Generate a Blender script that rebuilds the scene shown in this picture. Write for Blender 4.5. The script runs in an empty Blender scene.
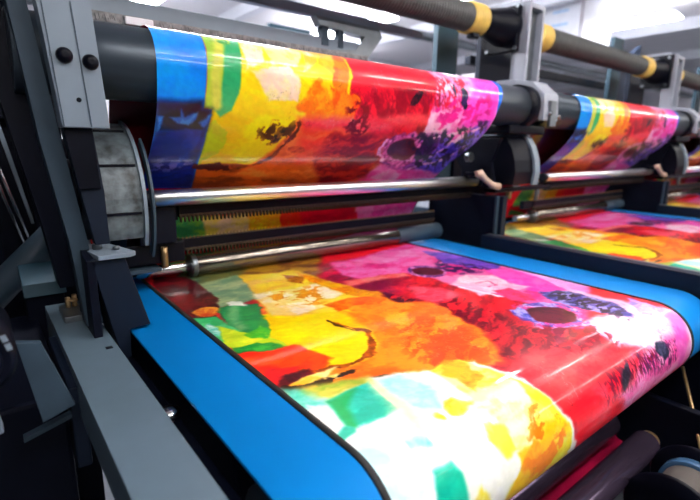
import bpy, bmesh, math, random
import numpy as np
from mathutils import Vector, Matrix
random.seed(4)
SC = bpy.context.scene
COL = SC.collection
U = 0.5            # one machine unit is half a metre
CH = 1.4           # camera height in metres; machine coordinates are measured from the camera

# ---------------------------------------------------------------- camera
_X = np.array([602, 95, -467.]); _X /= np.linalg.norm(_X)
_Y = np.array([-380, 110, -467.]); _Y /= np.linalg.norm(_Y)
_Z = np.cross(_X, _Y); _Z /= np.linalg.norm(_Z); _Y = np.cross(_Z, _X)
ROT = np.array([_X, _Y, _Z])
cam_d = bpy.data.cameras.new('camera'); cam = bpy.data.objects.new('camera', cam_d); COL.objects.link(cam)
cam_d.sensor_width = 36; cam_d.lens = 467 / 700 * 36; cam_d.clip_start = 0.02
M4 = Matrix([list(ROT[i]) + [0] for i in range(3)] + [[0, 0, 0, 1]])
cam.matrix_world = Matrix.Translation((0, 0, CH)) @ M4
cam_d.dof.use_dof = True; cam_d.dof.focus_distance = 1.2; cam_d.dof.aperture_fstop = 2.2
SC.camera = cam
SC.view_settings.view_transform = 'Standard'; SC.view_settings.look = 'None'
SC.view_settings.gamma = 1; SC.view_settings.use_curve_mapping = False
SC.view_settings.exposure = 0.82
w = bpy.data.worlds.new('world'); SC.world = w; w.use_nodes = True
w.node_tree.nodes['Background'].inputs[0].default_value = (0.6, 0.75, 1, 1)
w.node_tree.nodes['Background'].inputs[1].default_value = 0.3
LAMP = 26.0

# ---------------------------------------------------------------- materials
def lin(c):
    c = np.asarray(c, float) / 255.
    return np.where(c <= .04045, c / 12.92, ((c + .055) / 1.055) ** 2.4)
MATS = {}
def mat(name, c, rough=.5, metal=0., coat=0., var=.12, scale=14., bump=0., emit=0., coatr=.08, stretch=(1, 1, 1), spec=.5):
    if name in MATS: return MATS[name]
    m = bpy.data.materials.new(name); m.use_nodes = True; nt = m.node_tree; N = nt.nodes; L = nt.links
    b = N['Principled BSDF']
    l = lin(c)
    tc = N.new('ShaderNodeTexCoord'); mp = N.new('ShaderNodeMapping'); mp.inputs['Scale'].default_value = stretch
    L.new(tc.outputs['Object'], mp.inputs['Vector'])
    nz = N.new('ShaderNodeTexNoise'); nz.inputs['Scale'].default_value = scale; nz.inputs['Detail'].default_value = 5
    L.new(mp.outputs[0], nz.inputs['Vector'])
    cr = N.new('ShaderNodeValToRGB')
    cr.color_ramp.elements[0].position = .3; cr.color_ramp.elements[1].position = .7
    cr.color_ramp.elements[0].color = (*(l * (1 - var)), 1); cr.color_ramp.elements[1].color = (*np.minimum(l * (1 + var), 1), 1)
    L.new(nz.outputs['Fac'], cr.inputs[0]); L.new(cr.outputs[0], b.inputs['Base Color'])
    b.inputs['Roughness'].default_value = rough; b.inputs['Metallic'].default_value = metal
    b.inputs['Coat Weight'].default_value = coat; b.inputs['Coat Roughness'].default_value = coatr
    b.inputs['Specular IOR Level'].default_value = spec
    if bump:
        bp = N.new('ShaderNodeBump'); bp.inputs['Strength'].default_value = bump; bp.inputs['Distance'].default_value = .004
        L.new(nz.outputs['Fac'], bp.inputs['Height']); L.new(bp.outputs[0], b.inputs['Normal'])
    if emit:
        b.inputs['Emission Color'].default_value = (*l, 1); b.inputs['Emission Strength'].default_value = emit
    MATS[name] = m; return m

def print_mat():
    m = bpy.data.materials.new('glossy_print'); m.use_nodes = True; nt = m.node_tree; N = nt.nodes; L = nt.links
    b = N['Principled BSDF']; a = N.new('ShaderNodeAttribute'); a.attribute_name = 'ink'
    tc = N.new('ShaderNodeTexCoord'); nz = N.new('ShaderNodeTexNoise'); nz.inputs['Scale'].default_value = 60; nz.inputs['Detail'].default_value = 6
    L.new(tc.outputs['Object'], nz.inputs['Vector'])
    mr = N.new('ShaderNodeMapRange'); mr.inputs['From Min'].default_value = .3; mr.inputs['From Max'].default_value = .7
    mr.inputs['To Min'].default_value = .93; mr.inputs['To Max'].default_value = 1.05
    L.new(nz.outputs['Fac'], mr.inputs['Value'])
    mx = N.new('ShaderNodeVectorMath'); mx.operation = 'SCALE'
    L.new(a.outputs['Color'], mx.inputs[0]); L.new(mr.outputs[0], mx.inputs['Scale'])
    L.new(mx.outputs[0], b.inputs['Base Color'])
    b.inputs['Roughness'].default_value = .38; b.inputs['Specular IOR Level'].default_value = .2; b.inputs['Coat Weight'].default_value = .4; b.inputs['Coat Roughness'].default_value = .06
    n2 = N.new('ShaderNodeTexNoise'); n2.inputs['Scale'].default_value = 3; n2.inputs['Detail'].default_value = 1
    L.new(tc.outputs['Object'], n2.inputs['Vector'])
    bp = N.new('ShaderNodeBump'); bp.inputs['Strength'].default_value = .12; bp.inputs['Distance'].default_value = .02
    L.new(n2.outputs['Fac'], bp.inputs['Height']); L.new(bp.outputs[0], b.inputs['Normal']); L.new(bp.outputs[0], b.inputs['Coat Normal'])
    return m
PRINT = print_mat()

M_light = mat('light_grey_paint', (108, 122, 137), .45, var=.05)
M_col = mat('pale_grey_column_paint', (150, 155, 168), .45, var=.05)
M_white = mat('white_paint', (205, 208, 216), .45, var=.04)
M_slate = mat('slate_paint', (48, 64, 78), .5, spec=.25, var=.1)
M_dslate = mat('dark_slate_paint', (14, 24, 40), .5, spec=.2, var=.12)
M_navy = mat('dark_blue_black_paint', (5, 9, 24), .5, spec=.14, var=.15)
M_black = mat('black_plastic', (4, 6, 18), .42, spec=.14, var=.2)
M_chrome = mat('brushed_chrome', (205, 208, 212), .2, 1, var=.06, scale=40, stretch=(.3, 4, 4))
M_steel = mat('dull_steel', (120, 126, 132), .38, .9, var=.15)
M_drum = mat('dark_drum_steel', (52, 62, 72), .34, .4, var=.12, stretch=(.4, 3, 3))
M_rubber = mat('black_rubber', (7, 8, 14), .7, var=.2)
M_hose = mat('grey_corrugated_hose', (66, 68, 68), .55, var=.2, scale=30)
M_yellow = mat('yellow_band', (214, 180, 88), .5, var=.12, scale=30)
M_belt = mat('blue_backing_film', (0, 148, 240), .4, coat=.25, coatr=.15, var=.05, scale=4)
M_maroon = mat('dark_red_film', (112, 10, 30), .3, coat=.5, coatr=.1, var=.25, scale=6)
M_brass = mat('worn_brass', (176, 146, 104), .35, .8, var=.2)
M_tan = mat('tan_lever_plastic', (196, 164, 146), .5, var=.15)
M_mottle = mat('mottled_grey_casting', (74, 84, 90), .55, .1, var=.75, scale=30, bump=.4)
M_brist = mat('grey_bristle', (112, 112, 114), .8, var=.35, scale=60)
M_floor = mat('dark_factory_floor', (92, 98, 108), .5, var=.15, scale=2)
M_wall = mat('white_wall', (214, 212, 218), .8, var=.03, scale=1)
M_ceil = mat('white_ceiling', (214, 212, 216), .85, var=.03, scale=1)
M_lamp = mat('lit_tube', (255, 250, 245), .5, emit=LAMP, var=0)
M_lamp2 = mat('lit_far_tube', (250, 250, 255), .5, emit=LAMP * 1.5, var=0)
M_teal = mat('teal_panel', (26, 62, 78), .6, var=.1)
M_blueink = mat('blue_marking', (150, 180, 212), .6, var=.1)
M_core = mat('grey_cardboard_core', (78, 73, 70), .8, var=.2)
M_bring = mat('blue_hub_ring', (56, 92, 128), .4, var=.1)
M_red = mat('red_led_plastic', (150, 30, 30), .5, var=.1)

# ---------------------------------------------------------------- mesh helpers (machine units)
def W(x, y, z): return Vector((x * U, y * U, CH + z * U))
class MB:
    def __init__(s): s.bm = bmesh.new()
    def box(s, x0, x1, y0, y1, z0, z1, bev=.006):
        v = [s.bm.verts.new((x, y, z)) for x in (x0, x1) for y in (y0, y1) for z in (z0, z1)]
        fs = [s.bm.faces.new([v[i] for i in q]) for q in ((0, 1, 3, 2), (4, 6, 7, 5), (0, 4, 5, 1), (2, 3, 7, 6), (0, 2, 6, 4), (1, 5, 7, 3))]
        if bev: s._bev(fs, bev)
        return s
    def _bev(s, fs, b):
        es = list({e for f in fs for e in f.edges})
        bmesh.ops.bevel(s.bm, geom=es, offset=b, segments=2, affect='EDGES', profile=.6)
    def prism(s, poly, axis, a0, a1, bev=.0):
        """poly: 2-D outline in the two other axes (in x,y,z order); swept along axis from a0 to a1"""
        def mk(p, a):
            q = [0, 0, 0]; o = [i for i in range(3) if i != axis]; q[o[0]], q[o[1]] = p; q[axis] = a; return s.bm.verts.new(q)
        A = [mk(p, a0) for p in poly]; B = [mk(p, a1) for p in poly]; n = len(poly)
        fs = [s.bm.faces.new(A), s.bm.faces.new(B[::-1])]
        for i in range(n): fs.append(s.bm.faces.new([A[i], B[i], B[(i + 1) % n], A[(i + 1) % n]]))
        if bev: s._bev(fs, bev)
        return s
    def quad_slab(s, top4, bot4):
        A = [s.bm.verts.new(p) for p in top4]; B = [s.bm.verts.new(p) for p in bot4]
        s.bm.faces.new(A); s.bm.faces.new(B[::-1])
        for i in range(4): s.bm.faces.new([A[i], B[i], B[(i + 1) % 4], A[(i + 1) % 4]])
        return s
    def lathe(s, prof, yc, zc, n=40, axis=0, c3=None):
        """prof: list of (a, r) along axis; axis 0 -> centre (yc,zc); axis 1 -> (x,z); axis 2 -> (x,y)"""
        rings = []
        for a, r in prof:
            ring = []
            for k in range(n):
                t = 2 * math.pi * k / n; p = (yc + r * math.cos(t), zc + r * math.sin(t))
                q = {0: (a, p[0], p[1]), 1: (p[0], a, p[1]), 2: (p[0], p[1], a)}[axis]
                ring.append(s.bm.verts.new(q))
            rings.append(ring)
        for i in range(len(rings) - 1):
            for k in range(n):
                f = s.bm.faces.new([rings[i][k], rings[i + 1][k], rings[i + 1][(k + 1) % n], rings[i][(k + 1) % n]]); f.smooth = True
        s.bm.faces.new(rings[0]); s.bm.faces.new(rings[-1][::-1])
        return s
    def cyl(s, a0, a1, p, q, r, axis=0, n=32, bev=.004):
        return s.lathe([(a0, max(r - bev, r * .6)), (a0 + bev, r), (a1 - bev, r), (a1, max(r - bev, r * .6))], p, q, n, axis)
    def tube(s, pts, r, n=12):
        pts = [Vector(p) for p in pts]; rings = []
        up = Vector((0, 0, 1))
        for i, p in enumerate(pts):
            d = (pts[min(i + 1, len(pts) - 1)] - pts[max(i - 1, 0)]).normalized()
            a = d.cross(up); a = a.normalized() if a.length > .1 else d.cross(Vector((1, 0, 0))).normalized()
            b = d.cross(a); rr = r[i] if isinstance(r, (list, tuple)) else r
            rings.append([s.bm.verts.new(p + a * rr * math.cos(2 * math.pi * k / n) + b * rr * math.sin(2 * math.pi * k / n)) for k in range(n)])
        for i in range(len(rings) - 1):
            for k in range(n):
                f = s.bm.faces.new([rings[i][k], rings[i + 1][k], rings[i + 1][(k + 1) % n], rings[i][(k + 1) % n]]); f.smooth = True
        s.bm.faces.new(rings[0]); s.bm.faces.new(rings[-1][::-1])
        return s
    def build(s, name, m, loc=(0, 0, 0)):
        bmesh.ops.recalc_face_normals(s.bm, faces=s.bm.faces)
        me = bpy.data.meshes.new(name); s.bm.transform(Matrix.Translation(-Vector(loc))); s.bm.transform(Matrix.Scale(U, 4)); s.bm.to_mesh(me); s.bm.free()
        me.materials.append(m); o = bpy.data.objects.new(name, me); COL.objects.link(o); return o

def tag(o, label=None, cat=None, group=None, kind=None):
    if label: o['label'] = label
    if cat: o['category'] = cat
    if group: o['group'] = group
    if kind: o['kind'] = kind
    return o
def thing(name, label, cat, base, parts, group=None):
    """parts: (name, MB, material[, label[, subparts]]) ; base in machine units"""
    r = bpy.data.objects.new(name, None); COL.objects.link(r); r.location = W(*base); r.empty_display_size = .05
    tag(r, label, cat, group)
    for p in parts:
        o = p[1].build(p[0], p[2], base); o.parent = r
        if len(p) > 3 and p[3]: o['label'] = p[3]
        if len(p) > 4:
            for q in p[4]:
                c = q[1].build(q[0], q[2], base); c.parent = o
                if len(q) > 3 and q[3]: c['label'] = q[3]
    return r
def single(name, label, cat, base, mb, m, group=None):
    o = mb.build(name, m, base); o.location = W(*base); return tag(o, label, cat, group)
def struct(name, mb, m):
    o = mb.build(name, m, (0, 0, 0)); o.location = W(0, 0, 0); o['kind'] = 'structure'; return o
def dup(root, dx, label, sx=None):
    r = root.copy(); COL.objects.link(r); r.location = root.location + Vector((dx * U, 0, 0)); r['label'] = label
    def kids(a, b):
        for ch in [c for c in a.children]:
            c = ch.copy(); COL.objects.link(c); c.parent = b; kids(ch, c)
    kids(root, r)
    if sx: r.scale.x = sx
    return r

# ---------------------------------------------------------------- room
HX0, HX1, HY0, HY1, ZF, ZC = -9., 34., -9., 16., -2.8, 3.6
struct('floor', MB().box(HX0, HX1, HY0, HY1, ZF - .2, ZF, 0), M_floor)
struct('ceiling', MB().box(HX0, HX1, HY0, HY1, ZC, ZC + .2, 0), M_ceil)
struct('wall_back', MB().box(HX0, HX1, HY1, HY1 + .2, ZF, ZC, 0), M_wall)
struct('wall_front', MB().box(HX0, HX1, HY0 - .2, HY0, ZF, ZC, 0), M_dslate)
struct('wall_left', MB().box(HX0 - .2, HX0, HY0, HY1, ZF, ZC, 0), M_dslate)
struct('wall_right', MB().box(HX1, HX1 + .2, HY0, HY1, ZF, ZC, 0), M_wall)
k = 0
for x in (6, 11, 16, 21, 26, 31):
    k += 1
    struct('trim_%d' % k, MB().box(x, x + .25, HY0, HY1, ZC - .3, ZC, 0), M_white)
for y in (15.8,):
    for x in range(2, 33, 4):
        k += 1; struct('trim_%d' % k, MB().box(x, x + .12, y, HY1, ZF, ZC - .3, 0), M_white)

ORD = ['first', 'second', 'third', 'fourth', 'fifth', 'sixth', 'seventh', 'eighth']
def fixture(x0, x1, y0, y1, label, z=ZC - .08, m=None):
    b = ((x0 + x1) / 2, (y0 + y1) / 2, z)
    lx = x1 - x0 > y1 - y0
    hous = MB().box(x0 + .1, x1 - .1, y0 + .05, y1 - .05, z, z + .08, .01)
    hous.box((x0 + x1) / 2 - .02, (x0 + x1) / 2 + .02, (y0 + y1) / 2 - .02, (y0 + y1) / 2 + .02, z + .08, ZC, 0)
    tb = MB()
    if lx: tb.box(x0, x1, y0, y1, z - .05, z, .01)
    else: tb.box(x0, x1, y0, y1, z - .05, z, .01)
    return thing('ceiling_light', label, 'light', b, [('housing', hous, M_white), ('tube', tb, m or M_lamp)], 'ceiling light strips')
lab = 'white ceiling light strip running along the hall ceiling'
LT = []
# row over the machine front, and rows further out
for i in range(8):
    fixture(2.6 + i * 2.6, 3.95 + i * 2.6, .52, .78, ORD[i] + ' short light strip from the left, in the row over the press fronts', z=3.2)
for i in range(8):
    fixture(-2 + i * 4.2, 1.2 + i * 4.2, -6.3, -5.9, ORD[i] + ' long light strip from the left, in the row behind the viewer')
for i, x in enumerate((3.5, 8.5, 13.5, 18.5, 23.5, 28.5)):
    if i in (0, 1, 2, 5): fixture(x - .25, x + .25, 4.6, 7.4, ORD[min(i, 3)] + ' ceiling light from the left, in the row just behind the presses', ZC - .45, M_lamp2)
    if i < 2: fixture(x - .25, x + .25, 9.2, 13, ORD[i] + ' ceiling light from the left, in the farthest row', ZC - .45, M_lamp2)
fixture(1.6, 3.4, 5.2, 5.7, 'bright light panel seen between the rails behind the nearest drum', z=2.2, m=M_lamp2)
for i in range(3):  # extra row added to brighten the front left of the bed
    fixture(-1.4 + i * 2.4, .4 + i * 2.4, -1.3, -.9, ORD[i] + ' added fill light from the left, in the short row just behind the viewer', z=3.2)
for i in range(1):
    fixture(9 + i * 7, 12 + i * 7, 14.2, 14.5, ORD[i] + ' light strip from the left, close to the back wall', z=3.3, m=M_lamp2)

# ---------------------------------------------------------------- painting engine
def vnoise(x, y, seed):
    xi = np.floor(x).astype(np.int64); yi = np.floor(y).astype(np.int64); fx = x - xi; fy = y - yi
    fx = fx * fx * (3 - 2 * fx); fy = fy * fy * (3 - 2 * fy)
    def h(a, b):
        n = (a * 374761393 + b * 668265263 + seed * 1442695041) & 0xffffffff
        n = ((n ^ (n >> 13)) * 1274126177) & 0xffffffff
        return ((n ^ (n >> 16)) & 0xffff) / 65535.
    return (h(xi, yi) * (1 - fx) + h(xi + 1, yi) * fx) * (1 - fy) + (h(xi, yi + 1) * (1 - fx) + h(xi + 1, yi + 1) * fx) * fy
def fbm(x, y, seed, o=4):
    v = 0; a = .5; t = 0
    for i in range(o):
        v = v + a * vnoise(x * 2 ** i, y * 2 ** i, seed + i * 17); t += a; a *= .55
    return v / t
def sm(e0, e1, v):
    t = np.clip((v - e0) / (e1 - e0), 0, 1); return t * t * (3 - 2 * t)

class Sheet:
    """a film swept along x over a y-z profile; ink colours are laid down in (x, distance along the film)"""
    def __init__(s, x0, x1, nx, prof, ns):
        prof = np.array(prof, float); d = np.r_[0, np.cumsum(np.linalg.norm(np.diff(prof, axis=0), axis=1))]
        s.L = d[-1]; s.pd = d; s.prof = prof
        s.ss = np.linspace(0, s.L, ns); s.py = np.interp(s.ss, d, prof[:, 0]); s.pz = np.interp(s.ss, d, prof[:, 1])
        s.xs = np.linspace(x0, x1, nx); s.nx, s.ns = nx, ns; s.x0, s.x1 = x0, x1
        s.X, s.S = np.meshgrid(s.xs, s.ss); s.X = s.X.ravel(); s.S = s.S.ravel()
        s.w1 = fbm(s.X * 5, s.S * 5, 3, 5) - .5 + .38 * (fbm(s.X * 19, s.S * 19, 31, 4) - .5); s.w2 = fbm(s.X * 5 + 40, s.S * 5, 9, 5) - .5 + .38 * (fbm(s.X * 19, s.S * 19, 57, 4) - .5)
        s.col = np.zeros((nx * ns, 3)); s.k = 0; s.k0 = 0; s.k1 = 1
        s.det = fbm(s.X * 22, s.S * 22, 77, 3)
    def un(s, x, q): return s.x0 + (x - s.x0) / (1 - s.k * float(np.clip((q - s.k0) / s.k1, 0, 1)))
    def at(s, px, py):
        x, q = s.at_(px, py); return (s.un(x, q), q) if s.k else (x, q)
    def at_(s, px, py):
        """where the sight line of a photo pixel meets the film -> (x, s)"""
        d = ROT @ np.array([px - 350, 250 - py, -467.]); best = None
        P0 = s.prof[:-1]; P1 = s.prof[1:]; e = P1 - P0; u = d[1:]
        den = u[0] * e[:, 1] - u[1] * e[:, 0]; den[np.abs(den) < 1e-9] = 1e-9
        t = (P0[:, 0] * e[:, 1] - P0[:, 1] * e[:, 0]) / den
        q = (P0[:, 0] * u[1] - P0[:, 1] * u[0]) / den
        ok = (q >= 0) & (q <= 1) & (t > 0)
        if ok.any():
            i = np.where(ok)[0][np.argmin(t[ok])]
            return t[i] * d[0], s.pd[i] + q[i] * (s.pd[i + 1] - s.pd[i])
        un = u / np.linalg.norm(u); dist = np.abs(s.prof[:, 0] * un[1] - s.prof[:, 1] * un[0]); i = int(np.argmin(dist))
        return (s.prof[i] @ un) / np.linalg.norm(u) * d[0], s.pd[i]
    def put(s, a, c, c2=None, t=None):
        c = np.array(c, float)
        if c2 is not None: c = c + (np.array(c2, float) - c) * t[:, None]
        else: c = c[None, :] * (1 + (s.det[:, None] - .5) * .12)
        s.col = s.col + (c - s.col) * a[:, None]
    def sdf(s, P, x, y):
        n = len(P); ins = np.zeros(x.shape, bool); dd = np.full(x.shape, 9e9)
        for i in range(n):
            (x0, y0), (x1, y1) = P[i], P[(i + 1) % n]
            ex, ey = x1 - x0, y1 - y0; L = ex * ex + ey * ey + 1e-12
            t = np.clip(((x - x0) * ex + (y - y0) * ey) / L, 0, 1)
            dd = np.minimum(dd, (x - x0 - t * ex) ** 2 + (y - y0 - t * ey) ** 2)
            c = ((y0 > y) != (y1 > y))
            ins ^= c & (x < (x1 - x0) * (y - y0) / ((y1 - y0) if abs(y1 - y0) > 1e-9 else 1e-9) + x0)
        d = np.sqrt(dd); return np.where(ins, d, -d)
    def tex(s, fx, fs, seed, ang=0.):
        c, n = math.cos(ang), math.sin(ang); a = s.X * c + s.S * n; b = -s.X * n + s.S * c
        return sm(.36, .64, .72 * fbm((a + .12 * s.w1) * fx, (b + .12 * s.w2) * fs, seed, 5) + .28 * fbm((a + .1 * s.w1) * fx * 4, (b + .1 * s.w2) * fs * 4, seed + 5, 4))
    def poly(s, Z, pts, c, c2=None, soft=.012, warp=.085, f=(7, 7), ang=0., alpha=1., seed=None):
        zx, zy, zs = Z
        P = [s.at(zx + a / zs, zy + b / zs) for a, b in pts]
        seed = seed or (len(pts) * 7 + int(pts[0][0]) + int(pts[0][1]) * 3) % 997
        d = s.sdf(P, s.X + warp * s.w1, s.S + warp * s.w2)
        a = sm(-soft, soft, d) * alpha
        s.put(a, c, c2, s.tex(f[0], f[1], seed, ang) if c2 is not None else None)
    def ell(s, Z, cx, cy, rx, ry, rot, c, c2=None, **k):
        r = math.radians(rot)
        s.poly(Z, [(cx + rx * math.cos(t) * math.cos(r) - ry * math.sin(t) * math.sin(r), cy + rx * math.cos(t) * math.sin(r) + ry * math.sin(t) * math.cos(r)) for t in np.linspace(0, 2 * math.pi, 18, endpoint=False)], c, c2, **k)
    def line(s, Z, pts, wd, c, c2=None, soft=.008, warp=.05, alpha=1., rag=0.):
        zx, zy, zs = Z; P = [s.at(zx + a / zs, zy + b / zs) for a, b in pts]
        x = s.X + warp * s.w1; y = s.S + warp * s.w2; dd = np.full(x.shape, 9e9); n = len(P) - 1
        wd = wd if isinstance(wd, (list, tuple)) else [wd] * (n + 1); best = np.zeros(x.shape) - 9
        for i in range(n):
            (x0, y0), (x1, y1) = P[i], P[i + 1]; ex, ey = x1 - x0, y1 - y0; L = ex * ex + ey * ey + 1e-12
            t = np.clip(((x - x0) * ex + (y - y0) * ey) / L, 0, 1)
            q = wd[i] * (1 - t) + wd[i + 1] * t - np.sqrt((x - x0 - t * ex) ** 2 + (y - y0 - t * ey) ** 2)
            best = np.maximum(best, q)
        if rag: best = best + (s.det - .5) * rag
        s.put(sm(-soft, soft, best) * alpha, c, c2, s.tex(14, 14, 5) if c2 is not None else None)
    def speck(s, Z, pts, c, dens=.62, f=(30, 30), ang=0., seed=5, soft=.1, alpha=1., edge=.06):
        """ragged flecks of ink inside a region"""
        zx, zy, zs = Z; P = [s.at(zx + a / zs, zy + b / zs) for a, b in pts]
        d = s.sdf(P, s.X + .08 * s.w1, s.S + .08 * s.w2); m = sm(-edge, edge, d)
        ca, sa = math.cos(ang), math.sin(ang); a = s.X * ca + s.S * sa; b = -s.X * sa + s.S * ca
        t = fbm(a * f[0] + 2 * s.w1, b * f[1] + 2 * s.w2, seed, 4)
        dens = dens - .035; s.put(m * sm(dens - soft * .5, dens + soft * .5, t * m ** .3) * alpha, c)
    def finish(s):
        # dried-paint marbling: thin pale and dark veins, dry-brush streaks
        far = sm(.5, .8, s.X - s.x0); m = sm(.48, .62, fbm(s.X * 3.1, s.S * 3.1, 201, 4)) * far; v = fbm(s.X * 6 + 3 * s.w1, s.S * 9 + 3 * s.w2, 303, 5)
        ve = (1 - sm(.0, .014, np.abs(v - .52))) * m; s.col = s.col * (1 - .30 * ve[:, None])
        m2 = sm(.5, .64, fbm(s.X * 3.7, s.S * 3.7, 404, 4)) * far; v = fbm(s.X * 8 + 3 * s.w2, s.S * 7 + 3 * s.w1, 505, 5)
        ve = (1 - sm(.0, .016, np.abs(v - .5))) * m2; s.col = s.col + (255 - s.col) * (.22 * ve[:, None])
        st = fbm((s.X + .5 * s.S + .15 * s.w1) * 9, (s.S - .5 * s.X) * 34, 606, 4); s.col = s.col * (1 + .12 * (st[:, None] - .5))
        bl = sm(.35, .65, fbm(s.X * 2.3, s.S * 2.3, 707, 4)); s.col = s.col * (.93 + .1 * bl[:, None])
        g = s.col.mean(1, keepdims=True); s.col = np.clip(g + (s.col - g) * 1.14, 0, 250)
    def build(s, name, loc, m=None):
        s.finish()
        n = s.nx * s.ns; co = np.empty((n, 3)); co[:, 0] = s.x0 + (s.X - s.x0) * (1 - s.k * np.clip((s.S - s.k0) / s.k1, 0, 1))
        co[:, 1] = np.repeat(s.py, s.nx); co[:, 2] = np.repeat(s.pz, s.nx)
        co = (co - np.array(loc)) * U
        i = np.arange(s.nx - 1)[None, :] + (np.arange(s.ns - 1) * s.nx)[:, None]; i = i.ravel()
        F = np.stack([i, i + 1, i + s.nx + 1, i + s.nx], 1)
        # a thin back side so the film has real thickness
        me = bpy.data.meshes.new(name); nf = len(F)
        me.vertices.add(n); me.vertices.foreach_set('co', co.ravel())
        me.loops.add(nf * 4); me.loops.foreach_set('vertex_index', F.ravel().astype(np.int32))
        me.polygons.add(nf); me.polygons.foreach_set('loop_start', np.arange(0, nf * 4, 4, dtype=np.int32))
        me.polygons.foreach_set('use_smooth', np.ones(nf, bool)); me.update(calc_edges=True)
        a = me.color_attributes.new('ink', 'FLOAT_COLOR', 'POINT')
        rgba = np.ones((n, 4), np.float32); rgba[:, :3] = np.minimum(lin(np.clip(s.col, 0, 255)), .8)
        a.data.foreach_set('color', rgba.ravel()); me.materials.append(m or PRINT)
        o = bpy.data.objects.new(name, me); COL.objects.link(o)
        return o

def smooth_profile(p, n=60):
    """Catmull-Rom through the profile points"""
    p = [np.array(q, float) for q in p]; p = [2 * p[0] - p[1]] + p + [2 * p[-1] - p[-2]]; out = []
    for i in range(1, len(p) - 2):
        for k in range(n // 6):
            t = k / (n // 6); a, b, c, d = p[i - 1:i + 3]
            out.append(.5 * (2 * b + (c - a) * t + (2 * a - 5 * b + 4 * c - d) * t * t + (3 * b - a - 3 * c + d) * t ** 3))
    out.append(p[-2]); return [tuple(q) for q in out]

A = (170, 240, 3.3333); B = (360, 230, 3.3333); D = (270, 350, 3.3333); Eh = (430, 350, 3.3333); G = (400, 250, 2.5)
F = (140, 20, 3.3333); H = (310, 50, 3.3333); J = (130, 140, 3.5); K = (320, 140, 3.5); PX = (0, 0, 1.)

DY, DZ, DR = 2.97, .43, .215          # top drum
RY, RR = 1.07, .25                    # front roll of the bed
# ---- bed print
prof = [(3.62, -1.0)] + [(RY - RR * math.sin(t), -1 - RR + RR * math.cos(t)) for t in np.linspace(0, math.pi * 1.05, 40)]
prof += [(1.25, -1.56)]
bed = Sheet(.885, 3.5, 640, prof, 760)
b = bed
b.col[:] = (214, 24, 44)
b.poly(PX, [(150, 230), (720, 230), (720, 520), (150, 520)], (158, 8, 34), (230, 36, 48), f=(4, 15), ang=-.5, warp=0)
b.poly(A, [(200, 130), (480, 85), (760, 40), (760, 180), (600, 170), (480, 120), (300, 125)], (120, 12, 50), (190, 16, 66), f=(4, 9), soft=.1)
b.poly(A, [(20, 60), (260, 40), (260, 150), (40, 180)], (70, 92, 74), (110, 110, 60), soft=.03)  # dark greenish reflection next to the pinch roller, put into the ink
b.poly(A, [(240, 40), (500, 20), (500, 130), (240, 145)], (176, 134, 44), (110, 60, 34), f=(4, 10), soft=.05)  # yellow-brown reflection next to the pinch roller, put into the ink
# far pink edge
b.poly(B, [(-100, 110), (0, 90), (180, 40), (430, 90), (760, 160), (760, 300), (600, 260), (540, 240), (440, 215), (330, 195), (250, 160), (140, 140), (0, 168), (-60, 150)], (214, 50, 130), (244, 120, 180), f=(4, 8), soft=.03)
b.poly(B, [(30, 85), (180, 60), (230, 80), (120, 108), (40, 112)], (240, 140, 190), (224, 90, 160), soft=.04)
b.poly(B, [(-60, 172), (140, 140), (160, 150), (-60, 190)], (244, 130, 120), (240, 90, 90), soft=.03)
b.poly(B, [(200, 70), (330, 80), (480, 112), (440, 132), (380, 128), (280, 108)], (140, 90, 200), (84, 66, 170), f=(10, 14))
b.poly(B, [(470, 110), (760, 180), (760, 215), (620, 185), (540, 165)], (232, 168, 224), (210, 130, 210), soft=.04)
b.poly(B, [(410, 130), (480, 128), (600, 160), (700, 205), (640, 210), (560, 200), (480, 170)], (242, 66, 178), (246, 110, 196), f=(12, 12))
b.poly(B, [(300, 180), (360, 150), (440, 152), (500, 180), (570, 190), (520, 205), (450, 212), (400, 218)], (252, 218, 232), (246, 176, 208), f=(10, 10), soft=.02)
b.line(B, [(330, 190), (400, 208), (470, 222)], .012, (250, 214, 232), rag=.03)
b.line(B, [(385, 178), (430, 172), (460, 185), (430, 190)], .006, (210, 40, 120), rag=.02)
b.poly(B, [(440, 205), (500, 195), (570, 215), (590, 235), (500, 235)], (232, 40, 80), (240, 70, 120), f=(12, 12))
b.ell(B, 225, 138, 66, 20, 2, (226, 150, 206), (90, 40, 120), f=(16, 16))
b.ell(B, 228, 138, 52, 13, 2, (80, 8, 34), (110, 14, 44), soft=.012)
b.speck(B, [(250, 100), (400, 115), (440, 135), (340, 150), (250, 130)], (52, 24, 84), dens=.5, f=(20, 34))
# hole 2 area
b.poly(G, [(430, 98), (560, 130), (690, 155), (740, 190), (720, 290), (610, 243), (540, 240), (470, 205), (440, 180), (520, 158), (420, 130)], (238, 190, 222), (252, 224, 236), f=(6, 12), soft=.03)
b.poly(G, [(350, 102), (420, 100), (540, 132), (575, 165), (500, 158), (450, 148), (380, 128)], (64, 60, 140), (160, 156, 224), f=(12, 24), warp=.09)
b.poly(G, [(560, 120), (640, 140), (700, 160), (690, 175), (600, 160)], (150, 130, 220), (226, 190, 236), f=(8, 20))
b.speck(G, [(350, 100), (430, 104), (550, 140), (570, 172), (500, 160), (420, 140)], (18, 14, 40), dens=.5, f=(16, 40))
b.ell(G, 368, 163, 86, 31, 4, (206, 190, 236), (90, 70, 170), f=(14, 14), warp=.1)
b.speck(G, [(270, 130), (470, 140), (480, 200), (340, 215), (280, 180)], (230, 70, 150), dens=.58, f=(26, 26))
b.ell(G, 374, 163, 66, 20, 4, (62, 6, 26), (104, 12, 40), soft=.014, warp=.06)
b.poly(G, [(270, 152), (315, 148), (345, 182), (300, 176)], (50, 56, 180), (170, 160, 226), f=(20, 20), warp=.09)
b.line(G, [(330, 190), (380, 200), (440, 188)], .012, (190, 170, 226), rag=.05)
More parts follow.
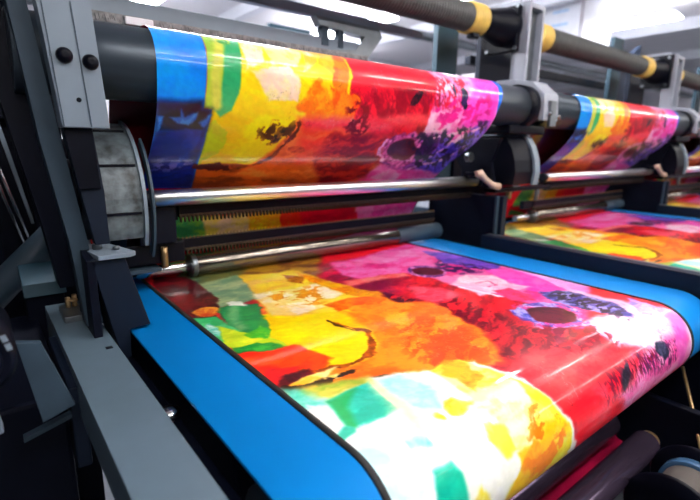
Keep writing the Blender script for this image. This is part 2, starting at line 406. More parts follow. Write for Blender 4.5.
# red field dark brushwork
b.poly(G, [(-20, 90), (100, 95), (270, 160), (430, 232), (360, 290), (250, 262), (130, 190)], (176, 14, 38), (226, 34, 46), f=(4, 14), ang=-.5, soft=.06)
b.speck(G, [(0, 85), (110, 100), (290, 175), (440, 225), (400, 290), (260, 275), (120, 195)], (84, 4, 26), dens=.52, f=(8, 26), ang=-.5, soft=.2, alpha=.85)
b.speck(B, [(60, 205), (130, 215), (250, 245), (240, 265), (150, 262), (70, 232)], (60, 4, 30), dens=.42, f=(10, 34), ang=-.4)
b.poly(B, [(150, 190), (260, 190), (330, 215), (250, 245), (180, 225)], (220, 40, 70), (240, 90, 110), f=(6, 14), soft=.04)
b.poly(G, [(310, 262), (440, 225), (545, 255), (590, 262), (500, 330), (430, 375), (330, 320)], (206, 40, 56), (226, 84, 84), f=(4, 12), soft=.08)
b.speck(G, [(330, 190), (480, 190), (560, 240), (480, 270), (340, 250)], (130, 8, 36), dens=.52, f=(12, 30), ang=-.4)
b.poly(G, [(440, 380), (560, 275), (600, 262), (660, 250), (600, 330), (450, 470)], (222, 20, 44), (236, 60, 70), f=(4, 12), soft=.05)
# orange field
b.poly(PX, [(345, 300), (362, 290), (380, 295), (392, 303), (430, 302), (480, 328), (505, 352), (500, 362), (440, 376), (400, 376), (352, 384), (300, 392), (292, 372), (300, 340), (320, 310)], (246, 104, 24), (254, 150, 44), f=(4, 8), soft=.03, warp=.12)
b.poly(B, [(60, 270), (150, 275), (160, 310), (110, 345), (60, 345), (20, 300)], (255, 176, 40), (250, 120, 24), soft=.05)
b.poly(B, [(0, 205), (60, 205), (75, 235), (40, 262), (-20, 250)], (250, 140, 40), (236, 90, 24), f=(10, 10))
b.speck(PX, [(400, 310), (470, 325), (500, 356), (440, 372), (400, 350)], (214, 60, 24), dens=.5, f=(6, 20), ang=-.5, alpha=.6)
# yellow centre
b.poly(A, [(310, 245), (420, 250), (520, 228), (600, 232), (650, 285), (690, 345), (670, 392), (600, 420), (520, 430), (440, 350), (340, 352), (280, 330), (300, 290)], (255, 212, 8), (255, 196, 20), f=(4, 8), soft=.02)
b.poly(A, [(560, 235), (640, 240), (720, 300), (720, 420), (660, 420), (700, 340), (650, 285)], (250, 158, 30), (246, 120, 24), f=(5, 9), soft=.04)
# back-left cream zone
b.poly(A, [(220, 120), (420, 100), (560, 145), (700, 175), (640, 215), (560, 238), (430, 258), (330, 255), (280, 200)], (232, 186, 70), (246, 206, 60), f=(5, 10), soft=.03)
b.poly(A, [(255, 180), (440, 160), (520, 222), (430, 252), (340, 250), (300, 208)], (238, 222, 190), (244, 206, 120), f=(9, 9), soft=.015, warp=.04)
b.poly(A, [(420, 160), (530, 136), (610, 165), (545, 195), (480, 198)], (246, 228, 196), (246, 210, 120), f=(7, 7), soft=.015, warp=.03)
b.poly(A, [(520, 215), (600, 192), (690, 186), (720, 195), (600, 225), (570, 238)], (238, 84, 22), (246, 130, 30), f=(10, 10))
b.poly(A, [(420, 106), (560, 145), (700, 178), (700, 195), (640, 190), (530, 158), (440, 128)], (232, 170, 16), (214, 120, 12), f=(6, 14))
b.poly(A, [(375, 115), (440, 122), (450, 148), (390, 138)], (150, 84, 22), (196, 130, 30), f=(14, 14), warp=.08)
b.speck(A, [(310, 165), (520, 150), (520, 215), (340, 220)], (224, 150, 30), dens=.56, f=(14, 20))
# back-left greens
b.poly(A, [(60, 155), (225, 118), (285, 195), (240, 215), (165, 225)], (104, 142, 112), (160, 178, 130), f=(5, 9), soft=.02)
b.poly(A, [(-60, 110), (60, 120), (160, 195), (165, 262), (60, 280), (-20, 230)], (60, 12, 22), (110, 20, 30), f=(12, 12))
b.ell(A, 128, 238, 46, 15, -4, (228, 150, 60), (190, 70, 30), f=(14, 14))
b.poly(A, [(160, 225), (285, 212), (325, 262), (340, 300), (300, 328), (215, 302)], (24, 124, 72), (44, 150, 80), f=(5, 9))
b.poly(A, [(185, 228), (225, 220), (265, 290), (225, 300)], (70, 150, 100), (110, 170, 110), f=(5, 9), soft=.03)
b.poly(A, [(190, 208), (240, 205), (255, 222), (200, 222)], (226, 232, 220))
b.poly(A, [(70, 264), (165, 252), (245, 310), (250, 345), (175, 356), (110, 310)], (44, 168, 100), (90, 200, 130), f=(8, 8))
b.ell(A, 150, 296, 26, 18, 30, (200, 232, 222), (90, 190, 170), f=(20, 20))
b.poly(A, [(165, 282), (245, 305), (330, 322), (400, 348), (310, 385), (235, 378), (180, 352)], (176, 202, 44), (214, 220, 60), f=(8, 12))
b.poly(A, [(200, 358), (290, 340), (390, 350), (350, 362), (290, 376), (220, 378)], (12, 120, 50), (60, 160, 60), f=(10, 16), warp=.09)
b.poly(A, [(250, 315), (310, 285), (340, 300), (320, 330), (280, 325)], (60, 170, 50), (150, 200, 50), f=(12, 12))
# red lobe and dark swirl
b.poly(A, [(205, 378), (330, 366), (410, 344), (450, 355), (500, 380), (530, 392), (520, 420), (450, 452), (330, 500), (250, 420)], (232, 36, 24), (248, 78, 28), f=(4, 8), soft=.015)
b.poly(A, [(300, 430), (420, 420), (450, 450), (390, 480), (320, 490)], (180, 10, 36), (226, 40, 40), f=(8, 12))
b.line(A, [(520, 268), (570, 284), (640, 302), (668, 340), (652, 385), (610, 410), (560, 425), (480, 440), (420, 430)], [.006, .012, .028, .02, .02, .012, .02, .012, .004], (190, 90, 16), (120, 50, 10), rag=.04, warp=.09)
b.line(A, [(522, 267), (555, 284), (610, 300), (630, 300)], [.004, .012, .008, .002], (50, 26, 10), rag=.03)
b.poly(PX, [(270, 392), (285, 375), (310, 368), (320, 384), (310, 395), (280, 398)], (110, 14, 36), (50, 10, 24), f=(10, 10))
b.poly(D, [(70, 120), (110, 90), (180, 70), (215, 60), (190, 88), (250, 75), (240, 95), (130, 118)], (250, 226, 150), (236, 180, 60), f=(8, 8))
b.line(D, [(60, 122), (110, 122), (170, 112), (220, 92), (260, 76), (300, 66)], [.02, .012, .03, .014, .016, .004], (36, 20, 10), rag=.05)
b.line(D, [(300, 108), (350, 98), (395, 82), (430, 72)], [.004, .014, .01, .003], (80, 50, 20), rag=.04)
# front-left pale field
b.poly(PX, [(270, 396), (300, 392), (330, 392), (365, 382), (400, 373), (440, 369), (472, 360), (500, 372), (530, 385), (565, 415), (578, 452), (560, 560), (360, 560)], (250, 246, 244), (255, 252, 236), f=(3, 6), soft=.015)
b.poly(D, [(60, 140), (120, 125), (330, 92), (345, 115), (230, 165), (130, 168), (60, 150)], (146, 170, 60), (200, 190, 80), f=(5, 9), soft=.03)
b.poly(D, [(40, 125), (100, 130), (200, 165), (190, 195), (110, 195), (60, 155)], (60, 184, 160), (140, 214, 200), f=(8, 8), soft=.03)
b.poly(D, [(130, 182), (195, 185), (250, 245), (232, 300), (150, 215)], (216, 236, 246), (232, 242, 248), soft=.02)
b.poly(D, [(190, 172), (330, 106), (380, 160), (435, 202), (310, 256), (270, 268), (232, 222)], (0, 166, 140), (60, 196, 178), f=(5, 7), soft=.01, warp=.02)
b.poly(D, [(190, 172), (290, 128), (262, 190), (300, 258), (265, 268), (232, 222)], (16, 150, 84), (30, 160, 96), soft=.02, warp=.02)
b.poly(D, [(365, 110), (430, 82), (520, 108), (580, 190), (500, 208), (430, 196)], (160, 224, 236), (200, 236, 240), f=(5, 7), soft=.03)
b.poly(D, [(335, 108), (372, 120), (440, 195), (540, 290), (570, 380), (520, 330), (430, 270), (400, 205)], (250, 240, 160), (252, 246, 196), soft=.04)
b.poly(D, [(270, 270), (430, 205), (455, 250), (530, 315), (430, 312), (250, 292)], (196, 238, 222), (226, 244, 214), soft=.02)
b.poly(D, [(240, 300), (400, 325), (440, 400), (560, 385), (545, 440), (500, 520), (400, 520), (330, 400)], (180, 220, 240), (214, 236, 244), f=(5, 8), soft=.03)
b.poly(D, [(400, 320), (520, 305), (555, 345), (520, 352), (460, 350)], (170, 226, 234), (90, 200, 200), f=(8, 8), soft=.02)
b.line(D, [(245, 300), (300, 296), (400, 315), (432, 350), (450, 380), (510, 388), (545, 360)], [.02, .03, .04, .03, .04, .05, .03], (252, 252, 250), soft=.02)
b.line(D, [(230, 300), (262, 268)], [.012, .03], (40, 176, 150), soft=.01)
b.poly(D, [(540, 405), (600, 372), (640, 410), (660, 500), (660, 600), (600, 620), (560, 500)], (0, 158, 136), (30, 180, 150), f=(5, 7), soft=.015, warp=.03)
# front yellow zone
b.poly(Eh, [(0, 70), (90, 25), (285, 105), (200, 165), (150, 180), (50, 95)], (255, 214, 60), (255, 240, 170), f=(4, 10), soft=.015)
b.poly(Eh, [(50, 30), (110, 40), (175, 95), (155, 135), (95, 100), (40, 85)], (232, 130, 14), (250, 184, 40), f=(8, 10), warp=.08)
b.poly(Eh, [(70, 150), (150, 175), (110, 205), (60, 205), (40, 180)], (240, 184, 30), (252, 220, 90), f=(10, 10), warp=.09)
b.ell(Eh, 25, 222, 14, 12, 0, (244, 190, 30), (250, 220, 80), f=(14, 14))
b.poly(Eh, [(280, 100), (370, 148), (432, 210), (474, 310), (400, 460), (230, 560), (270, 450), (310, 400), (300, 320), (240, 240), (160, 190), (220, 140)], (253, 226, 110), (255, 244, 200), f=(4, 7), soft=.02)
b.poly(Eh, [(270, 100), (370, 144), (434, 208), (476, 312), (440, 350), (405, 262), (335, 172)], (252, 196, 20), (255, 220, 60), f=(6, 10), soft=.015)
b.poly(Eh, [(330, 165), (400, 210), (440, 290), (470, 335), (400, 430), (240, 560), (280, 440), (310, 390), (300, 330), (370, 300)], (246, 184, 20), (252, 220, 90), f=(5, 9))
b.poly(Eh, [(180, 235), (245, 240), (300, 310), (260, 345), (205, 290)], (254, 224, 80), (255, 240, 160), f=(8, 8))
b.poly(Eh, [(345, 290), (385, 318), (360, 390), (300, 450), (320, 370)], (238, 124, 16), (250, 176, 40), f=(9, 9), warp=.1)
b.speck(Eh, [(330, 170), (440, 250), (470, 330), (330, 450), (300, 380)], (236, 130, 20), dens=.56, f=(10, 16))
b.poly(Eh, [(120, 520), (165, 445), (210, 520), (180, 600)], (252, 214, 50), (255, 236, 140))
# roll, right side
b.poly(G, [(585, 262), (640, 236), (720, 200), (760, 330), (560, 400), (540, 360)], (232, 90, 160), (246, 160, 200), f=(5, 14), soft=.04)
b.poly(G, [(480, 345), (570, 280), (610, 260), (590, 320), (500, 400)], (206, 20, 44), (236, 70, 90), f=(5, 14), soft=.03)
b.speck(G, [(490, 320), (610, 250), (640, 240), (640, 300), (520, 380)], (110, 10, 44), dens=.5, f=(26, 80), ang=1.3)
b.speck(G, [(590, 260), (690, 210), (690, 290), (600, 330)], (90, 20, 80), dens=.56, f=(36, 80), ang=1.3)
b.ell(G, 564, 318, 9, 30, 12, (20, 14, 30), (70, 60, 80), f=(30, 30))
b.ell(G, 655, 245, 13, 27, -35, (20, 26, 50), (80, 80, 110), f=(30, 30))
b.poly(G, [(660, 150), (705, 165), (720, 330), (690, 240)], (236, 130, 200), (226, 90, 180), soft=.03)

# ---- hanging print over the drum
tp = [(DY + DR * math.sin(math.radians(q)), DZ + DR * math.cos(math.radians(q))) for q in np.linspace(50, -92, 30)]
tail = smooth_profile([(DY - DR, DZ - .01), (2.775, .3), (2.82, .17), (2.93, .02), (3.14, -.17), (3.36, -.36), (3.55, -.6), (3.66, -.8), (3.69, -.94)], 60)
top = Sheet(.84, 4.07, 700, tp + tail[1:], 420)
t = top; t.k = .1; t.k0 = .38; t.k1 = .85
t.col[:] = (214, 18, 48)
t.poly(PX, [(130, 0), (520, 40), (520, 260), (130, 300)], (206, 12, 40), (232, 30, 56), f=(3, 7), warp=0)
t.poly(H, [(110, 130), (400, 110), (420, 260), (260, 330), (100, 280)], (140, 6, 32), (226, 26, 54), f=(5, 16), ang=.9, soft=.08)
t.poly(H, [(380, 40), (720, 60), (720, 500), (300, 500), (330, 400)], (226, 70, 170), (110, 70, 190), f=(4, 9), warp=0)
t.poly(H, [(60, 270), (300, 280), (300, 330), (200, 450), (60, 470), (-40, 470), (-40, 340)], (150, 12, 24), (200, 40, 40), f=(4, 8), soft=.05)
# yellow / orange mass
t.poly(F, [(205, 20), (660, 80), (668, 118), (690, 330), (640, 345), (530, 350), (460, 440), (300, 520), (170, 520), (205, 380)], (255, 226, 20), (248, 208, 30), f=(3, 8), soft=.012)
t.poly(F, [(160, 480), (800, 480), (800, 640), (120, 640)], (128, 52, 26), (206, 96, 34), f=(4, 12), warp=.02)
t.poly(F, [(520, 346), (600, 330), (760, 335), (800, 560), (310, 520), (450, 432)], (238, 140, 64), (206, 96, 26), f=(3, 9), soft=.03)
t.poly(H, [(-40, 235), (130, 238), (125, 330), (60, 380), (-40, 380)], (236, 110, 60), (216, 70, 30), f=(4, 12), soft=.05)
t.poly(F, [(305, 66), (400, 75), (412, 140), (352, 170)], (250, 226, 206), (248, 224, 130), f=(7, 7))
t.poly(F, [(370, 170), (500, 155), (535, 190), (528, 272), (425, 268)], (250, 216, 196), (250, 224, 150), f=(7, 7))
t.poly(F, [(395, 80), (520, 90), (525, 150), (440, 160)], (252, 208, 50), (250, 226, 160), f=(8, 8))
t.poly(F, [(525, 95), (600, 100), (590, 150), (545, 170)], (250, 216, 170), (250, 190, 70), f=(8, 8))
t.poly(F, [(600, 98), (665, 108), (680, 160), (640, 190), (600, 150)], (252, 176, 30), (254, 206, 60), f=(6, 6))
t.poly(F, [(520, 290), (560, 230), (595, 195), (640, 250), (700, 290), (695, 340), (560, 335)], (240, 112, 14), (250, 160, 30), f=(8, 10), warp=.1)
t.poly(F, [(640, 105), (664, 114), (700, 230), (705, 330), (660, 320), (645, 200)], (240, 96, 26), (250, 140, 40), f=(5, 8))
t.poly(H, [(70, 120), (170, 160), (165, 190), (140, 240), (80, 235)], (236, 84, 16), (250, 130, 30), f=(10, 10), warp=.09)
# greens
t.poly(F, [(188, 30), (255, 38), (266, 292), (212, 298)], (146, 188, 66), (176, 196, 62), f=(4, 3), soft=.008, warp=.02)
t.poly(F, [(252, 38), (312, 55), (334, 118), (328, 240), (305, 300), (265, 325), (240, 290), (262, 280)], (48, 160, 104), (70, 174, 112), f=(4, 4), soft=.012, warp=.03)
t.line(F, [(252, 50), (252, 180), (256, 285)], .03, (206, 206, 90), soft=.02, warp=.02)
t.ell(F, 278, 72, 22, 10, 10, (196, 210, 40), (20, 130, 60), f=(20, 20))
t.poly(F, [(205, 375), (245, 330), (290, 375), (270, 430), (180, 500), (175, 480)], (188, 214, 40), (206, 206, 60), f=(8, 8))
# brown trail
t.line(F, [(300, 498), (390, 478), (450, 448), (490, 410), (525, 370), (532, 350)], [.006, .012, .018, .02, .02, .01], (130, 56, 10), (70, 30, 10), rag=.05)
t.speck(F, [(370, 380), (450, 340), (530, 350), (500, 410), (420, 420)], (60, 40, 10), dens=.5, f=(20, 20), seed=8)
t.ell(F, 462, 385, 14, 30, 20, (20, 30, 20), (120, 90, 20), f=(30, 30), warp=.12)
t.ell(F, 528, 430, 26, 13, 0, (160, 60, 20), (206, 100, 30), f=(20, 20))
# blue band
t.poly(F, [(0, -10), (188, 20), (212, 298), (240, 298), (220, 380), (190, 490), (170, 560), (-40, 560), (30, 300)], (0, 136, 232), (0, 122, 222), soft=.006, warp=.004)
t.poly(F, [(55, 262), (212, 270), (214, 296), (240, 297), (222, 370), (56, 374)], (2, 4, 34), (4, 14, 70), f=(8, 8), soft=.03, warp=.03)
t.poly(F, [(55, 372), (222, 366), (188, 490), (170, 560), (-10, 560), (30, 440)], (14, 40, 150), (10, 22, 100), f=(3, 9), soft=.02, warp=.02)  # deeper blue: part artwork, part shade of the bend put into the ink
for P_ in ([(70, 312), (92, 318), (78, 350), (60, 372), (64, 340)], [(108, 325), (145, 318), (148, 292), (160, 320), (195, 312), (190, 335), (165, 352), (130, 345)], [(200, 345), (225, 320), (235, 318), (215, 360)]):
    t.poly(F, P_, (56, 132, 220), (30, 90, 190), f=(20, 20), warp=.06)
t.poly(F, [(150, 362), (205, 368), (180, 440), (150, 488), (120, 490), (140, 440)], (30, 66, 190), (20, 40, 140), warp=.04)
t.speck(F, [(60, 460), (190, 460), (180, 500), (40, 500)], (110, 110, 200), dens=.5, f=(20, 30))
t.line(F, [(190, 488), (240, 492), (300, 500)], [.02, .04, .01], (70, 14, 20), rag=.05)
# reds: brushwork, pinks
t.speck(H, [(150, 150), (400, 120), (400, 210), (280, 240), (150, 220)], (140, 6, 36), dens=.5, f=(24, 60), ang=.9, alpha=.7)
t.poly(H, [(-20, 232), (170, 225), (400, 215), (390, 255), (200, 270), (-20, 262)], (232, 84, 84), (220, 50, 70), f=(3, 14), soft=.04)
t.speck(H, [(120, 180), (200, 170), (200, 270), (150, 310), (110, 260)], (90, 10, 20), dens=.5, f=(14, 20))
t.line(H, [(160, 180), (186, 200), (182, 240), (150, 300)], [.01, .02, .02, .01], (110, 14, 24), rag=.06)
t.poly(H, [(378, 55), (500, 70), (640, 75), (630, 240), (560, 290), (440, 290), (372, 280), (402, 205)], (236, 116, 180), (250, 190, 216), f=(5, 7), soft=.012)
t.poly(H, [(520, 75), (618, 88), (632, 160), (618, 225), (570, 285), (500, 265), (520, 180)], (242, 70, 184), (236, 100, 200), f=(5, 6), soft=.05)
t.poly(H, [(402, 205), (460, 200), (440, 280), (374, 276)], (250, 196, 220), (244, 160, 200), soft=.03)
t.speck(H, [(380, 90), (500, 90), (500, 200), (410, 200)], (210, 20, 60), dens=.5, f=(30, 70), ang=.9)
t.speck(H, [(400, 180), (600, 150), (600, 240), (430, 260)], (214, 30, 130), dens=.52, f=(14, 22))
t.speck(H, [(330, 130), (400, 120), (470, 140), (440, 190), (340, 190)], (120, 4, 40), dens=.55, f=(26, 70), ang=.9, seed=12, alpha=.8)
t.ell(H, 353, 162, 12, 32, 38, (24, 12, 24), (80, 20, 40), f=(30, 30), soft=.006)
t.ell(H, 512, 160, 12, 36, -6, (20, 20, 44), (60, 40, 90), f=(30, 30), soft=.006)
t.ell(H, 478, 135, 5, 26, -8, (50, 20, 70), soft=.006)
# violet and dark hollows
t.poly(H, [(270, 300), (370, 285), (470, 262), (590, 262), (520, 330), (440, 420), (300, 430), (230, 380)], (84, 20, 90), (176, 96, 206), f=(9, 22), ang=.7, soft=.03)
t.poly(H, [(440, 290), (600, 240), (560, 300), (470, 390), (440, 425), (330, 415), (380, 370)], (52, 36, 150), (126, 100, 224), f=(8, 22), ang=.7, soft=.04)
t.poly(H, [(430, 270), (520, 250), (540, 270), (470, 300)], (240, 130, 200), (236, 90, 180), f=(12, 12))
t.ell(H, 305, 335, 72, 52, -25, (232, 120, 190), (120, 30, 90), f=(14, 14), warp=.12)
t.speck(H, [(230, 300), (400, 280), (420, 330), (300, 400), (220, 380)], (240, 150, 206), dens=.6, f=(30, 30))
t.ell(H, 308, 332, 52, 37, -22, (66, 4, 26), (90, 10, 34), warp=.08)
t.ell(H, 395, 325, 20, 52, 42, (44, 10, 70), (90, 30, 120), warp=.1, f=(14, 14))
t.poly(H, [(150, 445), (230, 385), (330, 398), (430, 408), (560, 400), (560, 540), (150, 540)], (232, 84, 170), (246, 150, 206), f=(6, 12), soft=.03)
t.poly(H, [(200, 430), (270, 392), (310, 410), (270, 440)], (250, 206, 226), (244, 150, 200), f=(10, 10))
t.poly(H, [(60, 285), (215, 275), (250, 300), (235, 350), (185, 432), (20, 446), (20, 340)], (104, 6, 20), (196, 56, 34), f=(6, 14), soft=.04)
for a_, b_, c_ in (((590, 250), (470, 300), (350, 400)), ((560, 250), (430, 285), (370, 300)), ((520, 320), (440, 370), (330, 395)), ((260, 290), (230, 340), (240, 380))):
    t.line(H, [a_, b_, c_], [.004, .018, .006], (246, 190, 226), rag=.06, warp=.14)
t.speck(H, [(330, 280), (600, 230), (560, 300), (440, 400), (330, 400)], (30, 10, 60), dens=.55, f=(12, 30), ang=.7)
# lower windows between the comb bars
for dy, dk in ((0, 1.), (42, .8)):
    q = lambda c: tuple(v * dk for v in c)
    Jd = (130, 140 + dy, 3.5); Kd = (320, 140 + dy * .82, 3.5)
    t.poly(Jd, [(100, 255), (262, 262), (270, 360), (100, 380)], q((60, 140, 90)), q((130, 170, 60)), f=(4, 8), soft=.02)
    t.poly(Jd, [(255, 262), (425, 250), (425, 340), (262, 352)], q((226, 196, 170)), q((226, 200, 90)), f=(5, 8), soft=.02)
    t.poly(Jd, [(420, 250), (520, 240), (560, 330), (420, 340)], q((242, 200, 40)), q((240, 150, 40)), f=(8, 10), soft=.02)
    t.poly(Jd, [(520, 244), (600, 238), (620, 320), (540, 330)], q((236, 96, 30)), q((220, 50, 30)), f=(8, 8))
    t.poly(Jd, [(600, 238), (780, 220), (800, 320), (600, 330)], q((214, 20, 50)), q((190, 16, 50)), f=(5, 8), soft=.03)
    t.poly(Kd, [(130, 228), (400, 190), (430, 300), (130, 310)], q((236, 80, 170)), q((246, 140, 200)), f=(8, 10))
t.poly(H, [(607, 50), (640, 70), (665, 130), (645, 210), (600, 270), (575, 285), (618, 225), (628, 160)], (0, 88, 196), (0, 104, 214), soft=.008, warp=.0)

# ---------------------------------------------------------------- one press unit
NAMES = ['the nearest press', 'the second press', 'the rightmost press']
PITCH = 4.74
PROTO = []
def add(o, tmpl, dxs=(1, 2), sx=None):
    """label template has {}; copies go to the further presses"""
    o['label'] = tmpl.format(NAMES[0]); PROTO.append((o, tmpl, dxs, sx)); return o

# printed film over drum
def film_thing(name, parts, base):
    r = bpy.data.objects.new(name, None); COL.objects.link(r); r.location = W(*base)
    return r
tb = (2.6, 3.2, -.9)
o = top.build('hanging_print', tb); o.location = W(*tb)
tag(o, None, 'printed film', 'printed films over the drums')
add(o, 'glossy rainbow paint-splash film hanging over the drum of {}')
bb = (2.2, 2.2, -1.3)
o = bed.build('flat_print', bb); o.location = W(*bb)
tag(o, None, 'printed film', 'printed films on the beds')
BEDPRINT = o; o['label'] = 'glossy rainbow print on the bed of the nearest press, curling over its front roll'

# blue belt with black edge seals, wrapping the bed
def sweep(prof, x0, x1, th):
    """solid strip: y-z profile with thickness"""
    m = MB(); P_ = [np.array(p) for p in prof]; n = len(P_); Nn = []
    for i in range(n):
        d = P_[min(i + 1, n - 1)] - P_[max(i - 1, 0)]; d = d / np.linalg.norm(d); Nn.append(np.array([-d[1], d[0]]))
    rows = []
    for p, nn in zip(P_, Nn):
        q = p + nn * th
        rows.append([m.bm.verts.new((x0, p[0], p[1])), m.bm.verts.new((x1, p[0], p[1])), m.bm.verts.new((x1, q[0], q[1])), m.bm.verts.new((x0, q[0], q[1]))])
    for a, c in zip(rows, rows[1:]):
        for k in range(4):
            f = m.bm.faces.new([a[k], a[(k + 1) % 4], c[(k + 1) % 4], c[k]]); f.smooth = k in (0, 2)
    m.bm.faces.new(rows[0]); m.bm.faces.new(rows[-1][::-1]); return m
def bedprof(e, y0=3.7, end=1.0):
    return [(y0, -1.0 + e)] + [(y, -1. + e) for y in np.linspace(3.4, 1.3, 6)] + [(RY - (RR + e) * math.sin(q), -1 - RR + (RR + e) * math.cos(q)) for q in np.linspace(0, math.pi * end, 26)]
def belt(bx0, bx1, ix0, ix1):
    return [('belt_surface', sweep(bedprof(-.004), bx0, bx1, .012), M_belt),
            ('edge_seal', sweep(bedprof(.004), ix0 - .022, ix0 + .004, .007), M_rubber, 'thin black seal along the print edge'),
            ('edge_seal', sweep(bedprof(.004), ix1 - .01, ix1 + .02, .008), M_rubber, 'thin black seal along the print edge')]
belt1 = thing('conveyor_belt', 'bright blue belt under the print on the bed of the nearest press', 'belt', (2.2, 2.2, -1.35), belt(.56, 3.97, .885, 3.5), 'blue belts')

# bed body and front roller
bm_ = MB().box(.6, 3.93, 1.4, 3.65, -1.35, -1.04, .01)
add(thing('print_bed', '', 'machine bed', (2.2, 2.4, -1.35), [('bed_body', bm_, M_navy),
    ('leg', MB().box(.66, .86, 1.5, 1.7, ZF, -1.35), M_navy), ('leg', MB().box(3.66, 3.86, 1.5, 1.7, ZF, -1.35), M_navy),
    ('leg', MB().box(.66, .86, 3.4, 3.6, ZF, -1.35), M_navy), ('leg', MB().box(3.66, 3.86, 3.4, 3.6, ZF, -1.35), M_navy)], 'print beds'),
    'dark steel bed body under the blue belt of {}')
add(thing('front_roller', '', 'roller', (2.2, RY, -1.5), [('roller_body', MB().cyl(.58, 3.95, RY, -1 - RR, RR - .025), M_drum), ('axle', MB().cyl(.45, 4.05, RY, -1 - RR, .05), M_steel)], 'front rollers'),
    'thick front roller that turns the belt of {} downwards')

# top drum with core, collars
dr = MB().cyl(.2, 4.6, DY, DZ, .2, n=48)
collar = MB().lathe([(4.56, .17), (4.57, .225), (4.70, .225), (4.72, .17)], DY, DZ, 48)
stub = MB().cyl(4.72, 4.96, DY, DZ, .15, n=32)
add(thing('drum', '', 'roller', (2.4, DY, DZ - .2), [('drum_body', dr, M_drum, 'dark steel drum body'), ('collar', collar, M_black), ('shaft', stub, M_steel, 'bare steel shaft')], 'top drums'),
    'long dark drum carrying the hanging film of {}')
# dark red film coming up behind the drum
mp = smooth_profile([(DY + .225, DZ), (3.25, .2), (3.42, -.1), (3.7, -.4), (3.95, -.8)], 60)
o = sweep(mp, .69, 4.1, .008).build('infeed_film', M_maroon, (2.5, 3.4, -.9)); o.location = W(2.5, 3.4, -.9); tag(o, None, 'film', 'dark red infeed films')
add(o, 'dark red film rising behind the drum of {}')

# chrome guide bar, comb bars
add(thing('guide_bar', '', 'bar', (2.5, 3.13, -.4), [('tube', MB().cyl(.86, 4.2, 3.13, -.35, .054, n=28), mat('satin_chrome', (222, 224, 228), .3, 1, var=.03)), ('end_cap', MB().cyl(4.2, 4.27, 3.13, -.35, .056), M_black), ('end_cap', MB().cyl(.80, .87, 3.13, -.35, .056), M_black)], 'chrome guide bars'),
    'shiny chrome guide bar across the hanging film of {}')
def comb(x0, x1, y, zt, zb, n):
    body = MB().box(x0, x1, y, y + .05, zb + .02, zt, .004)
    def zig(z0, zp, ya, yb):
        p = [(x0, z0)]; st = (x1 - x0) / n
        for i in range(n): p += [(x0 + st * (i + .25), z0), (x0 + st * (i + .5), zp), (x0 + st * (i + .75), z0)]
        p += [(x1, z0)]; back = z0 + (.012 if zp < z0 else -.012)
        m = MB(); A_ = [m.bm.verts.new((a, ya, c)) for a, c in p]; B_ = [m.bm.verts.new((a, ya, back)) for a, c in p]
        A2 = [m.bm.verts.new((a, yb, c)) for a, c in p]; B2 = [m.bm.verts.new((a, yb, back)) for a, c in p]
        for k in range(len(p) - 1):
            for q in ((A_[k], A_[k + 1], B_[k + 1], B_[k]), (A2[k + 1], A2[k], B2[k], B2[k + 1]), (A_[k + 1], A_[k], A2[k], A2[k + 1]), (B_[k], B_[k + 1], B2[k + 1], B2[k])):
                m.bm.faces.new(q)
        return m
    return body, zig(zb + .03, zb - .016, y - .006, y + .03), zig(zt - .004, zt + .02, y + .004, y + .012)
M_gold = mat('dull_gold_tips', (126, 106, 74), .4, .5, var=.5, scale=200)
bd, fn, tpz = comb(1.06, 4.27, 3.22, -.415, -.52, 110)
add(thing('comb_bar', '', 'comb bar', (2.6, 3.22, -.52), [('bar_body', bd, M_black), ('teeth', fn, mat('dark_bronze_teeth', (66, 56, 46), .4, .5, var=.5, scale=200), 'dark bronze lower teeth'), ('upper_teeth', tpz, M_gold, 'dull gold upper teeth'), ('arm', MB().box(.86, 1.06, 3.24, 3.30, -.52, -.42), M_navy)], 'upper comb bars'),
    'upper black comb bar with fine teeth just under the chrome bar of {}')
bd, fn, tpz = comb(1.08, 3.84, 3.36, -.68, -.79, 96)
add(thing('comb_bar', '', 'comb bar', (2.5, 3.36, -.79), [('bar_body', bd, M_black), ('teeth', fn, mat('dark_bronze_teeth', (66, 56, 46), .4, .5, var=.5, scale=200), 'dark bronze lower teeth'), ('upper_teeth', tpz, M_gold, 'dull gold upper teeth'), ('arm', MB().box(.86, 1.08, 3.38, 3.44, -.79, -.68), M_navy)], 'lower comb bars'),
    'lower black comb bar above the pinch roller of {}')
# lower pinch roller: chrome sleeve between ribbed shafts
sl = MB().cyl(1.22, 3.35, 3.45, -.91, .085, n=36)
ribs = MB().lathe([(x, .055 if i % 2 else .05) for i, x in enumerate(np.linspace(.86, 1.2, 12))], 3.45, -.91, 24)
add(thing('pinch_roller', '', 'roller', (2.4, 3.45, -1.0), [('sleeve', sl, mat('dark_polished_sleeve', (120, 112, 104), .14, .85, var=.1), 'polished clear-chrome sleeve'), ('shaft', MB().cyl(.8, 1.22, 3.45, -.91, .045), M_chrome), ('clamp_ring', MB().cyl(1.19, 1.23, 3.45, -.91, .09, n=36), M_steel),
    ('end_sleeve', MB().cyl(3.35, 4.0, 3.45, -.91, .085, n=36), M_slate, 'dark grey end sleeve')], 'pinch rollers'),
    'low chrome pinch roller lying across the back of the bed of {}')

# tan lever at right end of bar
lv = MB().tube([(4.0, 2.98, -.26), (4.06, 2.97, -.255), (4.14, 2.96, -.32), (4.26, 2.95, -.385), (4.36, 2.94, -.40)], [.03, .04, .03, .034, .038], 12)
add(thing('clamp_lever', '', 'lever', (4.2, 2.97, -.43), [('handle', lv, M_tan), ('pivot', MB().cyl(2.99, 3.12, 4.02, -.28, .035, axis=1), M_black)], 'clamp levers'),
    'tan clamp lever at the right end of the chrome bar of {}')

